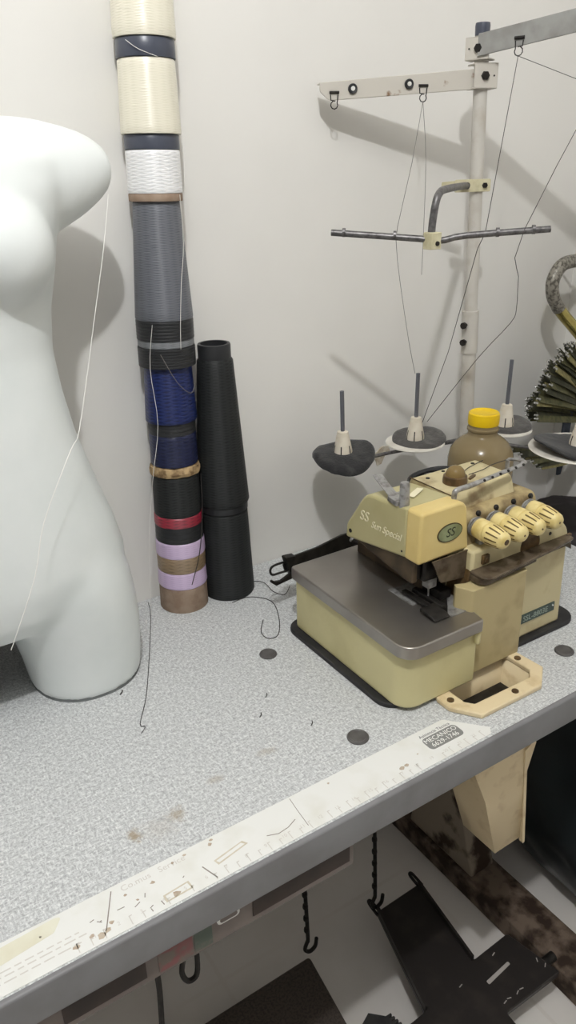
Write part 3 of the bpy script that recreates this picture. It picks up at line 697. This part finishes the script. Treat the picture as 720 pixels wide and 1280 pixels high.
# ------------------------------------------------------------------ thread stand
ts = thing('thread_stand', 'tall cream thread stand with guide arms standing behind the sewing machine', 'thread stand', (.965, -.118, TZ))
PX, PY = .953, -.118
def pole_x(z): return .9655-(z-.98)*.043
b = newbm(); cyl(b, (pole_x(.75), PY, TZ+.004), (pole_x(1.16), PY, 1.16), .0118, n=24); cyl(b, (pole_x(1.16), PY, 1.16), (pole_x(1.56), PY, 1.56), .0102, n=24); obj('pole', b, 'stand', ts)
b = newbm(); lathe(b, [(.04, 0), (.04, .005), (.02, .010), (.014, .03)], (pole_x(.75), PY, TZ), n=32); obj('pole_base', b, 'stand', ts)
b = newbm(); cyl(b, (pole_x(1.10), PY, 1.095), (pole_x(1.17), PY, 1.165), .0135, n=24); cl = obj('joint_collar', b, 'stand', ts)
for z in (1.115, 1.143):
    b = newbm(); lathe(b, [(.003, 0), (.003, .006), (.0055, .0062), (.0055, .011), (0, .011)], (pole_x(z)-.012, PY-.003, z), (-1, -.25, 0), 8)
    obj('collar_screw', b, 'dark', cl)
b = newbm(); lathe(b, [(.0105, 0), (.0108, .012), (.0102, .016), (0, .016)], (pole_x(1.57), PY, 1.555), n=24); obj('pole_cap', b, 'slate_plastic', ts)
# left guide arm (toward the wall)
d1 = Vector((.717-.945, -.030+.122, 0)).normalized(); n1 = Vector((-d1.y, d1.x, 0));
if n1.y > 0: n1 = -n1
def arm(P, d, nrm, L, z0, z1, th, mtl, name, par, tilt=0., taper=0.):
    """angle-section arm: an upright plate with a narrow top flange"""
    b = newbm(); P = Vector(P)
    def Q(s, t, z): 
        v = P+d*s+nrm*t; return (v.x, v.y, z-tilt*s-(taper*s if z > (z0+z1)/2 else 0))
    prof = fillet([(0, z0), (L-.012, z0), (L, z0+.016), (L, z1), (0, z1)], [0, .012, .008, 0, 0], 5)
    loft(b, [[Q(s, 0, z) for s, z in prof], [Q(s, th, z) for s, z in prof]])
    pf = [(0, 0), (L, 0), (L, -.014), (0, -.014)]
    loft(b, [[Q(s, t, z1-.0025) for s, t in pf], [Q(s, t, z1) for s, t in pf]])
    return obj(name, b, mtl, par, bevel=.0008)
A0 = Vector((.958, -.128, 0))
a1 = arm((A0.x, A0.y, 0), d1, n1, .262, 1.4885, 1.5155, .002, 'rust_stand', 'guide_arm', ts, .058, .012)
def ring_eye(b, P, d, z, r=.0052):
    P = Vector(P); pts = [P+d*(-.0055)+Vector((0, 0, z+.007)), P+d*(-.005)+Vector((0, 0, z))]
    for k in range(9):
        a = PI*.8+ (2*PI*.9)*k/8*1.0 ; pts.append(P+d*(r*math.cos(a)*1.0)+Vector((0, 0, z-.006+r*math.sin(a))))
    pts += [P+d*.005+Vector((0, 0, z)), P+d*.0055+Vector((0, 0, z+.007))]
    tube(b, pts, .0008, 6)
ey = []
for s in (.108, .241):
    Pq = Vector((A0.x, A0.y, 0))+d1*s+n1*.003
    b = newbm(); ze = 1.4885-.058*s; ring_eye(b, Pq, d1, ze); tube(b, [Pq+d1*-.007+Vector((0, 0, ze+.010)), Pq+d1*.007+Vector((0, 0, ze+.010))], .0018, 8); obj('thread_eye', b, 'dark', a1)
for s in (.130, .214):
    Pq = Vector((A0.x, A0.y, 1.5025-.063*s))+d1*s+n1*.002
    b = newbm(); lathe(b, [(.0066, 0), (.0066, .0028), (.0058, .0036), (.0036, .0030), (0, .0030)], Pq, n1, 28); dsc = obj('tension_button', b, 'black_plastic', a1)
    b = newbm(); lathe(b, [(.0030, .0028), (.0030, .0040), (.0014, .0042), (.0012, .0036), (0, .0036)], Pq, n1, 20); obj('button_centre', b, 'paperwhite', dsc)
def bracket(zc, hz, d, nrm, name):
    c = Vector((pole_x(zc), PY, 0)); b = newbm()
    def Q(s, t, z): v = c+d*s+nrm*t; return (v.x, v.y, z)
    loft(b, [[Q(s, t, z) for s, z in fillet([(-.020, zc-hz), (.016, zc-hz), (.016, zc+hz), (-.020, zc+hz)], .002, 3)] for t in (.0128, .0150)])
    for zz in (zc-hz, zc+hz-.002):
        loft(b, [[Q(s, t, z) for s, t in ((-.020, .015), (.016, .015), (.016, -.013), (-.020, -.013))] for z in (zz, zz+.002)])
    o = obj(name, b, 'rust_stand', ts, bevel=.0006)
    b = newbm(); p = c+d*.0+nrm*.015; lathe(b, [(.0062, 0), (.0062, .003), (.0055, .0045), (0, .0045)], (p.x, p.y, zc), nrm, 6); obj('bracket_bolt', b, 'dark', o)
    b = newbm(); p = c+d*-.014+nrm*.0151; lathe(b, [(.0013, 0), (.0013, .0005), (0, .0005)], (p.x, p.y, zc), nrm, 8); obj('bracket_slot', b, 'dark', o)
    return o
bracket(1.5035, .0165, d1, n1, 'arm_bracket')
d2 = Vector((.998-.945, -.237+.125, 0)).normalized(); n2 = Vector((d2.y, -d2.x, 0))
if n2.x > 0: n2 = -n2
bracket(1.5385, .0145, d2, n2, 'arm_bracket')
c2 = Vector((pole_x(1.55), PY, 0))+n2*.016
a2 = arm((c2.x, c2.y, 0), d2, n2, .27, 1.5275, 1.556, .002, 'grey_arm', 'guide_arm', ts, -.13)
eye2 = c2+d2*.060+n2*.003; eye2b = c2+d2*.205+n2*.003
for P, ze in ((eye2, 1.5275+.13*.06), (eye2b, 1.5275+.13*.205)):
    b = newbm(); ring_eye(b, P, d2, ze, .0058); tube(b, [P+d2*-.007+Vector((0, 0, ze+.0105)), P+d2*.007+Vector((0, 0, ze+.0105))], .0022, 8); obj('thread_eye', b, 'dark', a2)
# lower guide rod on a bent bracket
b = newbm(); pc = Vector((pole_x(1.357), PY, 1.357))
def Q(s, t, z): v = pc+d1*s+n1*t; return (v.x, v.y, z)
loft(b, [[Q(s, t, z) for s, z in fillet([(-.018, 1.3475), (.040, 1.3475), (.040, 1.3655), (-.018, 1.3655)], .002, 3)] for t in (.0110, .0130)])
loft(b, [[Q(s, t, z) for s, z in fillet([(.012, 1.349), (.052, 1.350), (.052, 1.362), (.012, 1.3645)], .002, 3)] for t in (-.0130, -.0110)])
bk = obj('rod_bracket', b, 'cream_clip', ts, bevel=.0005)
b = newbm(); lathe(b, [(.0042, 0), (.0042, .003), (0, .003)], Q(-.008, .013, 1.3565), n1, 6); obj('bracket_bolt', b, 'dark', bk)
RC = Vector((.7275, -.262, 1.3005))
b = newbm(); tube(b, [Q(.022, .0185, 1.3565), Q(.034, .030, 1.357), (.775, -.232, 1.357), (.742, -.257, 1.353), (.732, -.2625, 1.343), (.7285, -.262, 1.320), RC], .0050, 12, smooth=3)
obj('rod_support', b, 'rodsteel', ts)
b = newbm(); rl_ = Vector((.633, -.172, 1.3085)); rr_ = Vector((.848, -.352, 1.309))
tube(b, [rl_, RC+(rl_-RC)*.1+Vector((0, 0, -.0015)), RC+Vector((0, 0, -.003)), RC+(rr_-RC)*.12+Vector((0, 0, -.0035)), RC+(rr_-RC)*.3+Vector((0, 0, .0)), rr_], .0042, 12, smooth=3)
rod = obj('guide_rod', b, 'rodsteel', ts)
for P in (rl_+(RC-rl_)*.13, rl_+(RC-rl_)*.64, RC+(rr_-RC)*.56, RC+(rr_-RC)*.86):
    b = newbm(); dd = (rr_-rl_).normalized(); lathe(b, [(.0058, -.002), (.0058, .002)], P+Vector((0, 0, .001)), dd, 14); obj('rod_collar', b, 'rodsteel', rod)
b = newbm(); box(b, RC.x-.0085, RC.x+.0085, RC.y-.0105, RC.y+.006, RC.z-.0135, RC.z+.0075); cp = obj('rod_clip', b, 'cream_clip', rod, bevel=.001)
b = newbm(); lathe(b, [(.0030, 0), (.0028, .002), (0, .002)], RC+Vector((.001, -.0105, -.006)), (0, -1, 0), 12); obj('clip_screw', b, 'dark', rod)
# spool holders: arm, disc, felt pad, ivory cone, pin
def holder(cx, cy, z, rd, lean, disc=True, seed=0, shape=None, feltm='felt', pinlen=.066, R=.045, off=(0, 0), thick=.004, link=[]):
    h = bpy.data.objects.new('spool_holder', None); COL.objects.link(h); h.parent = ts; h.location = Vector((cx, cy, z))-ts.location
    if disc:
        b = newbm(); lathe(b, [(rd*.3, -.006), (rd*.97, -.0048), (rd*1.02, -.003), (rd, -.0012), (rd*.9, -.0022), (.01, -.0022)], (cx, cy, z), n=48); obj('spool_disc', b, 'disc', h)
    # felt pad, limp and uneven: shape(angle) gives the height of its rim
    b = newbm(); n = 56; rings = []
    for side in (0, 1):
        rs = [.004, .3, .55, .8, .93, 1.0]
        for f in (rs if side == 0 else rs[::-1]):
            ring = []
            for k in range(n):
                a = 2*PI*k/n; w = 1+.06*noise.noise((math.cos(a)*1.6+seed, math.sin(a)*1.6, seed*2.))
                r_ = R*f*w; x = cx+off[0]*f+r_*math.cos(a); y = cy+off[1]*f+r_*math.sin(a)
                t = thick*(1 if f < .95 else .55)
                ring.append((x, y, z-.001+shape(a)*f**2.2+.0016*noise.noise((x*70, y*70, seed))*f+(t if side else 0)))
            rings.append(ring)
    loft(b, rings); obj('felt_pad', b, feltm, h, angle=70)
    d = Vector((lean[0], lean[1], 1)).normalized()
    b = newbm(); lathe(b, [(.0155, .002), (.0152, .010), (.0098, .038), (.0088, .042), (.0060, .043)], (cx, cy, z), d, 32); cn = obj('spool_cone', b, 'ivory', h)
    b = newbm(); u, v = frame(d)
    for k in range(6):
        a = 2*PI*(k+.2)/6; e = u*math.cos(a)+v*math.sin(a); f = d.cross(e); P0 = Vector((cx, cy, z))
        loft(b, [[P0+d*hh+e*(rr+.0003)+f*.0009, P0+d*hh+e*(rr+.0003)-f*.0009, P0+d*hh+e*(rr-.002)-f*.0009, P0+d*hh+e*(rr-.002)+f*.0009] for hh, rr in ((.0035, .01548), (.010, .01525), (.020, .0132))])
    obj('cone_slot_pattern', b, 'dark', cn)
    b = newbm(); P0 = Vector((cx, cy, z)); cyl(b, P0+d*.03, P0+d*(.043+pinlen), .0034, n=16); obj('spool_pin', b, 'pinsteel', h)
    b = newbm(); cyl(b, (cx, cy, z-.016), (cx, cy, z-.003), .005); tube(b, [(cx, cy, z-.013)]+link+[(pole_x(z), PY, z-.016)], .0032, 8); obj('holder_arm', b, 'rodsteel', h)
    return h
cs = math.cos; sn = math.sin
holder(.712, -.096, .956, .044, (-.03, 0), disc=False, seed=3, R=.0515, shape=lambda a: .006*cs(a-.5)+.004*cs(2*a+.4)-.007*max(0, cs(a+1.9)), thick=.009, link=[(.80, -.100, .9425)])
holder(.862, -.102, .953, .050, (.0, .0), seed=8, R=.0465, off=(.012, .004), shape=lambda a: .006*cs(a-.7)+.002*cs(3*a), feltm='feltg', pinlen=.075, thick=.006)
holder(1.032, -.148, .956, .047, (.02, .0), seed=5, R=.044, off=(.010, .006), shape=lambda a: .004*cs(a-.6)+.002*cs(2*a), feltm='feltg', pinlen=.078, thick=.006)
holder(1.052, -.290, .955, .078, (.03, .0), seed=11, R=.072, shape=lambda a: .009*cs(a-2.4)+.006*cs(2*a+.6), feltm='felt', pinlen=.06, thick=.005)

# ------------------------------------------------------------------ sewing threads strung on the stand
def strand(pts, m, label, r=.0004, smooth=4, grp='strung sewing threads'):
    b = newbm(); tube(b, pts, r, 6, smooth=smooth); P = Vector(pts[0]); return tag(obj('sewing_thread', b, m, loc=P), label, 'thread', grp)
E1 = Vector((A0.x, A0.y, 0))+d1*.108+n1*.003; E1.z = 1.472
strand([E1, (.841, -.120, 1.394), (.843, -.120, 1.283), (.843, -.120, 1.232)], 'thread_line', 'loose thread end hanging straight down from the left guide arm', .0004)
strand([E1, (.744, -.200, 1.389), (.723, -.200, 1.312), (.731, -.190, 1.284), (.739, -.190, 1.24), (.80, -.145, 1.14), (.846, -.112, 1.075)], 'thread_line', 'thin thread from the left guide arm past the rod to the second spool pin', .0004, 2)
E2 = Vector((eye2.x, eye2.y, 1.5235))
strand([E2, (.79, -.296, 1.305), (.784, -.29, 1.285), (.90, -.13, 1.106), (.862, -.118, .99)], 'thread_dark', 'dark thread from the right guide arm straight down to the second spool', .0005, 1)
E3 = Vector((eye2b.x, eye2b.y, 1.5425))
strand([E2, (.985, -.255, 1.49), E3], 'thread_dark', 'dark thread running along under the right guide arm', .0005, 1)
strand([E3, (.819, -.335, 1.309), (.868, -.29, 1.243), (.916, -.25, 1.190), (.923, -.235, 1.165), (.902, -.195, 1.108), (.866, -.125, .992)], 'thread_dark', 'dark slanting thread from the far end of the right guide arm over the rod', .0005, 3)
# threads by the mannequin and spools
strand([(0.3430, -0.1400, 1.3650), (0.3205, -0.1650, 1.3080), (0.2930, -0.1843, 1.2348), (0.2482, -0.2226, 1.1270), (0.2274, -0.2463, 1.1107), (0.1818, -0.2675, 1.0449), (0.1588, -0.2803, 0.9882), (0.1200, -0.2871, 0.9156)], 'thread_white', 'white thread hanging across the front of the mannequin', .00045)
def on(z, ang, r): c = axis_at(z); return c+Vector((r*math.cos(ang), r*math.sin(ang), 0))
strand([on(1.36, -1.0, .037), on(1.30, -.95, .037), on(1.25, -1.25, .038), on(1.20, -1.45, .0412), on(1.165, -1.5, .0412)], 'thread_white', 'white thread dangling down the long grey cone', .00035)
strand([on(1.53, -2.6, .0385), on(1.52, -2.2, .0385), on(1.512, -1.6, .038)], 'thread_white', 'white thread slanting over the top slate coloured spool base', .00035)
strand([on(1.20, -2.4, .0415), on(1.14, -2.6, .0420), on(1.06, -2.5, .040), (.390, -.068, .98), (.376, -.06, .87), (.372, -.05, .752), (.36, -.06, .7508), (.355, -.07, .7507)], 'thread_white', 'pale thread hanging down the left side of the tall stack', .00035)
strand([on(1.16, -2.2, .0412), on(1.12, -1.7, .0405), on(1.10, -1.1, .0385), on(1.11, -.6, .0375)], 'thread_line', 'grey thread looped across the royal blue cone', .0005)
strand([on(1.42, -.6, .0395), on(1.40, -.5, .0395), on(1.37, -.55, .0385)], 'thread_white', 'short white thread end on the white cone', .0005)
strand([on(.97, -.5, .038), on(.91, -.75, .0385), on(.85, -1.2, .040), on(.80, -1.65, .040)], 'thread_dark', 'dark thread slanting down over the lilac cones', .0006)
strand([(.383, -.012, .7507), (.370, -.052, .7506), (.324, -.152, .7506), (.283, -.236, .7506), (.254, -.284, .7506), (.257, -.293, .7506), (.248, -.302, .7506)], 'thread_dark', 'long dark thread trailing over the table from the tall stack', .0005)
strand([(.495, -.0915, .7508), (.527, -.092, .7506), (.549, -.125, .7506), (.530, -.177, .7506), (.505, -.213, .7506), (.488, -.212, .7506), (.489, -.191, .7506), (.509, -.164, .7506)], 'thread_dark', 'curled dark thread on the table in front of the black cones', .0007)
strand([(.5555, -.055, .754), (.565, -.075, .757), (.568, -.10, .7506), (.578, -.118, .7506), (.60, -.10, .7506)], 'thread_dark', 'short dark thread leaving the lower black cone toward the machine', .0007)

# lint on the table
for i, (x, y) in enumerate(((.255, -.214), (.385, -.36), (.412, -.33), (.43, -.41))):
    b = newbm(); tube(b, [(x, y, .7512), (x+.004, y+.003, .7512), (x+.006, y+.007, .7511)], .0009 if i == 0 else .0006, 6)
    tag(obj('lint_scrap', b, 'thread_dark', loc=(x, y, TZ)), ['dark scrap of lint beside the mannequin base', 'tiny dark lint speck in the middle of the table top', 'tiny lint speck on the table, between the plugs', 'tiny lint speck just left of the front plug'][i], 'lint', 'lint scraps')

# ------------------------------------------------------------------ bottle behind the machine
bx, by = .912, -.208
bt = thing('oil_bottle', 'cloudy plastic bottle of tan oil with yellow screw cap behind the machine', 'bottle', (bx, by, TZ))
b = newbm(); lathe(b, [(.044, 0), (.051, .004), (.053, .012), (.0535, .170), (.0535, .192), (.0505, .207), (.043, .219), (.033, .2275), (.0255, .232), (.0238, .236), (.0238, .252), (.0225, .254)], (bx, by, TZ), n=56); obj('bottle_body', b, 'bottle', bt, angle=60)
b = newbm(); lathe(b, [(.0245, .2405), (.0258, .242), (.0258, .245), (.0240, .2465)], (bx, by, TZ), n=48); obj('neck_ring', b, 'bottle', bt)
b = newbm(); R = []
n = 72
for (r, h) in ((.0232, .2505), (.0246, .2512), (.0248, .2535), (.0248, .265), (.0243, .2695), (.0225, .2712), (.0200, .2705), (.0190, .2700), (.002, .2700)):
    R.append([(bx+(r+(.00035 if (k % 2 and .2525 < h < .266) else 0))*math.cos(2*PI*k/n), by+(r+(.00035 if (k % 2 and .2525 < h < .266) else 0))*math.sin(2*PI*k/n), TZ+h) for k in range(n)])
loft(b, R); cp = obj('cap', b, 'yellow', bt); cp['label'] = 'yellow ribbed screw cap'

# coil of dark cable behind the machine
b = newbm()
for k in range(5):
    r = .043+.002*math.sin(k*2.1); z = .908+.0042*k
    pts = [(.803+(r+.002*math.sin(3*a+k))*math.cos(a), -.215+.82*(r)*math.sin(a), z+.012+.006*math.sin(a+k*.6)) for a in [2*PI*j/24 for j in range(25)]]
    tube(b, pts, .0022, 8)
tube(b, [(.803, -.175, .915), (.81, -.168, .89), (.815, -.165, .80), (.82, -.165, .7525)], .0022, 8, smooth=4)
tag(obj('cable_coil', b, 'black_plastic', loc=(.803, -.215, .93)), 'loose dark cable coil behind the machine under the second spool', 'cable')

# ------------------------------------------------------------------ hanging things in the right corner
b = newbm()
H = [(1.262, -.080, 1.218), (1.224, -.08, 1.2135), (1.203, -.08, 1.189), (1.207, -.08, 1.160), (1.229, -.08, 1.133)]
hl = thing('bag_handle', 'grey glittery loop handle with gold band hanging in the right corner', 'handle', (1.235, -.08, 1.222))
tube(b, [(1.343, -.078, 1.16), (1.333, -.078, 1.20), (1.305, -.079, 1.219)]+H, .0122, 16, smooth=5); obj('loop', b, 'glitter', hl)
b = newbm(); tube(b, [(1.224, -.08, 1.139), (1.243, -.08, 1.121), (1.272, -.082, 1.097), (1.305, -.083, 1.070)], .0112, 14, smooth=4); obj('gold_band', b, 'gold', hl)
b = newbm(); tube(b, [(1.345, -.078, 1.164), (1.342, -.08, 1.12), (1.328, -.082, 1.085), (1.312, -.083, 1.066)], .0105, 14, smooth=4); obj('gold_band', b, 'gold', hl)
b = newbm(); cyl(b, (1.305, .0, 1.202), (1.305, -.098, 1.2065), .0022, n=10); lathe(b, [(.005, 0), (.005, .0015), (0, .002)], (1.305, -.098, 1.2065), (0, -1, .08), 14)
tag(obj('nail', b, 'nail', loc=(1.305, 0, 1.205)), 'steel nail in the wall inside the loop handle', 'nail')
# olive zippers: one bundle, metal ends fanned up and to the left
rnd = random.Random(5)
ARC = [(1.126, .953), (1.122, .984), (1.145, .999), (1.157, 1.028), (1.176, 1.048), (1.195, 1.063), (1.211, 1.076), (1.232, 1.086)]
def zipper(root, tip, m, bow):
    t = thing('zipper', 'olive green zipper with small metal stop in the bundle hung in the right corner', 'zipper', root, 'olive zippers in the hanging bundle')
    b = newbm(); mid = root*.5+tip*.5+bow; P = smooth_path([root, mid, tip], 6); rings = []
    for j, p in enumerate(P):
        dd = (P[min(j+1, len(P)-1)]-P[max(j-1, 0)]).normalized(); w = dd.cross(Vector((.1, -1, .55))).normalized()*.0064; nn = dd.cross(w).normalized()*.0008
        rings.append([p-w-nn, p+w-nn, p+w+nn, p-w+nn])
    loft(b, rings); obj('tape', b, m, t)
    dd = (P[-1]-P[-2]).normalized(); b = newbm()
    lathe(b, [(.0026, 0), (.0030, .003), (.0014, .006), (.0022, .009), (0, .0115)], P[-1]-dd*.002, dd, 8); obj('metal_stop', b, 'silver', t)
for i in range(54):
    f = ((i % 27)+rnd.uniform(-.4, .4))/27; f = min(max(f, 0), .999); layer = i//27
    q = f*(len(ARC)-1); k = min(int(q), len(ARC)-2); a, c = ARC[k], ARC[k+1]; w = q-k
    tip = Vector((a[0]+(c[0]-a[0])*w, 0, a[1]+(c[1]-a[1])*w))
    inw = layer*.030+rnd.uniform(0, .016)
    tip += Vector((inw*.9, -.115-.022*rnd.random()+.03*layer, -inw*.45))
    root = Vector((1.332+rnd.uniform(-.008, .008), -.085-.03*rnd.random()+.02*layer, .895+.085*f+rnd.uniform(-.01, .01)))
    zipper(root, tip, ('zipgreen', 'zipdark', 'zipgreen', 'zipdark', 'zipgold')[i % 5], Vector((0, -.008, .010*rnd.random())))
for i in range(6):
    tip = Vector((1.07+.018*i, -.135-.01*rnd.random(), .902-.011*i+rnd.uniform(-.004, .004)))
    zipper(Vector((1.325, -.10-.02*rnd.random(), .872-.006*i)), tip, ('zipgreen', 'zipdark', 'zipgold')[i % 3], Vector((0, -.005, -.006)))
# scrap of tape on the wall
b = newbm(); pl = [(.838, .905), (.846, .899), (.858, .902), (.872, .912), (.888, .910), (.892, .900), (.880, .893), (.872, .878), (.862, .876), (.858, .889), (.846, .890)]
prism(b, pl, 'y', -.0016, 0); tag(obj('tape_scrap', b, 'scrap', loc=(.86, 0, .89)), 'torn tan scrap of tape on the wall between two spool holders', 'tape')
# blue strap
b = newbm(); rings = []
for (x, y, z, w) in ((1.262, -.105, .965, .010), (1.262, -.106, .93, .011), (1.260, -.106, .88, .011), (1.258, -.106, .83, .009), (1.256, -.105, .80, .005)):
    rings.append([(x-w, y-.002, z), (x+w, y-.002, z), (x+w, y+.002, z), (x-w, y+.002, z)])
loft(b, rings); tag(obj('cloth_strap', b, 'bluecloth', loc=(1.262, -.105, .965)), 'blue grey cloth strap hanging below the olive zippers', 'strap')

# ------------------------------------------------------------------ dark bags in the corner past the table end
def blob(name, c, rx, ry, rz, m, seed, label, cat, z0=0.):
    b = newbm(); bmesh.ops.create_icosphere(b, subdivisions=5, radius=1)
    for v in b.verts:
        p = v.co.copy(); q = p.copy()
        p.x = math.copysign(abs(p.x)**.75, p.x); p.y = math.copysign(abs(p.y)**.75, p.y); p.z = math.copysign(abs(p.z)**.7, p.z)
        k = 1+.07*noise.noise(q*2.2+Vector((seed, 0, 0)))+.035*noise.ridged_multi_fractal(q*3+Vector((seed, 5, 0)), 1., 2., 4, 1., 2.)-.03
        if q.z > .3: k *= 1-.20*(q.z-.3)
        v.co = Vector((c[0]+p.x*rx*k, c[1]+p.y*ry*k, max(z0, c[2]+p.z*rz*k)))
    return tag(obj(name, b, m, loc=(c[0], c[1], z0), angle=80), label, cat)
blob('plastic_bag', (1.150, -.365, .335), .145, .215, .33, 'bag', 2, 'full dark teal plastic bag on the floor past the table end', 'bag')
blob('cloth_bundle', (1.20, -.20, .71), .105, .105, .075, 'bag2', 9, 'dark cloth bundle with a crimson patch on top of the plastic bag', 'cloth', z0=.64)

# ------------------------------------------------------------------ pedals under the table
pd = thing('presser_pedal', 'black cross shaped steel pedal under the sewing machine', 'pedal', (.70, -.42, .03))
b = newbm()
poly = [(.672, -.266), (.780, -.263), (.753, -.437), (.841, -.434), (.862, -.537), (.731, -.535), (.724, -.640), (.595, -.640), (.606, -.535), (.515, -.540), (.512, -.462), (.618, -.458)]
prism(b, fillet(poly, .004, 3), 'z', .085, .097); pp = obj('pedal_plate', b, 'black_paint', pd, bevel=.002)
b = newbm(); prism(b, [(.672, -.266), (.677, -.266), (.624, -.458), (.619, -.458)], 'z', .097, .108); prism(b, [(.775, -.263), (.780, -.263), (.753, -.437), (.748, -.437)], 'z', .097, .108); obj('pedal_flange', b, 'black_paint', pd)
b = newbm(); prism(b, fillet([(.742, -.478), (.800, -.473), (.800, -.479), (.742, -.485)], .002), 'z', .097, .0976); obj('slot_mark', b, 'whiteprint', pd)
t = place(text_bm('MG', .022, .0001, .2), (.585, -.512, .0974), (.95, -.1, 0), (.1, 1, 0)); obj('lettering', t, 'whiteprint', pd, smooth=False)
b = newbm()
for (x, y, a) in ((.742, -.522, .2), (.752, -.521, -.3), (.772, -.522, .4), (.782, -.521, -.2), (.846, -.50, 1.), (.85, -.515, .6), (.79, -.45, .3), (.70, -.46, .2)):
    dx, dy = .004*math.cos(a), .004*math.sin(a); prism(b, [(x-dx, y-dy), (x+dx, y+dy), (x+dx-dy*.4, y+dy+dx*.4), (x-dx-dy*.4, y-dy+dx*.4)], 'z', .097, .0974)
obj('paint_chip_pattern', b, 'whiteprint', pd, smooth=False)
b = newbm(); box(b, .62, .70, -.54, -.51, .058, .085); obj('pivot_block', b, 'dark', pd)
b = newbm(); box(b, .615, .63, -.535, -.515, 0.0, .085); box(b, .70, .715, -.535, -.515, 0.0, .085); obj('pedal_bearing', b, 'dark', pd)
for (x, y) in ((.672, -.262), (.779, -.258)):
    b = newbm(); tube(b, [(x-.003, y-.01, .095), (x-.003, y+.016, .099), (x, y+.021, .101), (x+.004, y+.016, .099), (x+.005, y-.01, .095)], .003, 8, smooth=3); obj('eyelet', b, 'dark', pd)
td = thing('treadle', 'wide brown textured foot treadle at the left under the table', 'pedal', (.33, -.45, .03))
b = newbm(); prism(b, fillet([(.10, -.272), (.514, -.270), (.470, -.640), (.10, -.640)], .006, 3), 'z', .085, .099); obj('tread_plate', b, 'treadle', td, bevel=.003)
b = newbm(); box(b, .20, .23, -.535, -.515, 0, .085); box(b, .40, .43, -.535, -.515, 0, .085); obj('treadle_bearing', b, 'dark', td)
def rod(x0, y0, z0, x1, y1, z1, label):
    b = newbm(); tube(b, [(x1, y1, z1), (x1+(x0-x1)*.5, y1+(y0-y1)*.5, (z0+z1)/2), (x0, y0, z0+.06), (x0, y0, z0+.028)], .0036, 8, smooth=3)
    tube(b, [(x0, y0, z0+.03), (x0-.006, y0, z0+.012), (x0+.003, y0-.002, z0+.003), (x0+.014, y0-.003, z0+.010), (x0+.017, y0-.003, z0+.028)], .0036, 8, smooth=4)
    for k in range(7):
        z = z0+.06+k*.03; f = (z-z0)/(z1-z0)
        lathe(b, [(.0046, -.004), (.0052, 0), (.0046, .004)], (x0+(x1-x0)*f, y0+(y1-y0)*f, z), n=10)
    return tag(obj('hook_rod', b, 'dark', loc=(x1, y1, z1)), label, 'rod', 'pedal hook rods')
rod(.672, -.258, .098, .655, -.258, .706, 'dark hook rod linking the black pedal to the table underside')
rod(.516, -.262, .098, .498, -.262, .706, 'dark hook rod reaching down to the brown treadle')
# wires under the left of the table
b = newbm(); tube(b, [(.204, -.49, .706), (.203, -.49, .64), (.201, -.49, .595), (.197, -.49, .570), (.201, -.49, .553), (.208, -.49, .548), (.215, -.49, .555), (.217, -.49, .59), (.216, -.49, .64), (.214, -.49, .706)], .0032, 8, smooth=4)
tag(obj('wire_loop', b, 'dark', loc=(.20, -.49, .706)), 'dark cable loop hanging below the front rail', 'cable', 'cables hanging under the table')
b = newbm(); tube(b, [(.168, -.49, .706), (.169, -.49, .64), (.169, -.49, .592), (.169, -.49, .557), (.166, -.49, .50), (.163, -.48, .40)], .0034, 8, smooth=4)
tag(obj('hanging_cable', b, 'dark', loc=(.163, -.49, .706)), 'straight dark cable hanging down left of the cable loop', 'cable', 'cables hanging under the table')
# toothed black clip
b = newbm()
pts = [(.506, -.425), (.535, -.412), (.556, -.432)]
for k in range(6):
    x = .556+.0015*k; y = -.432-.0068*k; pts += [(x+.010, y-.0005), (x+.010, y-.0035), (x+.001, y-.0042)]
pts += [(.556, -.476), (.522, -.470), (.500, -.445)]
prism(b, pts, 'z', .0995, .106)
tag(obj('toothed_clip', b, 'rubber', loc=(.53, -.44, .0995)), 'small black toothed plastic clip between treadle and black pedal', 'clip')

# ------------------------------------------------------------------ light
l = bpy.data.lights.new('ceiling_bulb', 'POINT'); l.energy = 50.5; l.shadow_soft_size = .026; l.color = (.975, .985, 1)
lo = bpy.data.objects.new('ceiling_bulb', l); COL.objects.link(lo); lo.location = (-.03, -1.1, 2.45)
w = bpy.data.worlds.new('world'); S.world = w; w.use_nodes = True
w.node_tree.nodes['Background'].inputs['Color'].default_value = (.9, .95, 1, 1); w.node_tree.nodes['Background'].inputs['Strength'].default_value = .2

# ------------------------------------------------------------------ camera
cam = bpy.data.cameras.new('camera'); co = bpy.data.objects.new('camera', cam); COL.objects.link(co)
yaw, pitch, roll = 0.56466198, 0.42099425, -0.02522735
cy, sy = math.cos(yaw), math.sin(yaw)
f = Vector((sy*math.cos(pitch), cy*math.cos(pitch), -math.sin(pitch))); r0 = Vector((cy, -sy, 0)); u0 = r0.cross(f)
r = r0*math.cos(roll)+u0*math.sin(roll); u = -r0*math.sin(roll)+u0*math.cos(roll)
mt = Matrix((r, u, -f)).transposed().to_4x4(); mt.translation = Vector((0, -1.04710734, 1.3882168)); co.matrix_world = mt
cam.sensor_fit = 'VERTICAL'; cam.sensor_height = 36; cam.lens = 961/1280*36; cam.clip_start = .02
S.camera = co
S.view_settings.view_transform = 'Standard'; S.view_settings.look = 'None'; S.view_settings.exposure = 0; S.view_settings.gamma = 1; S.view_settings.use_curve_mapping = False
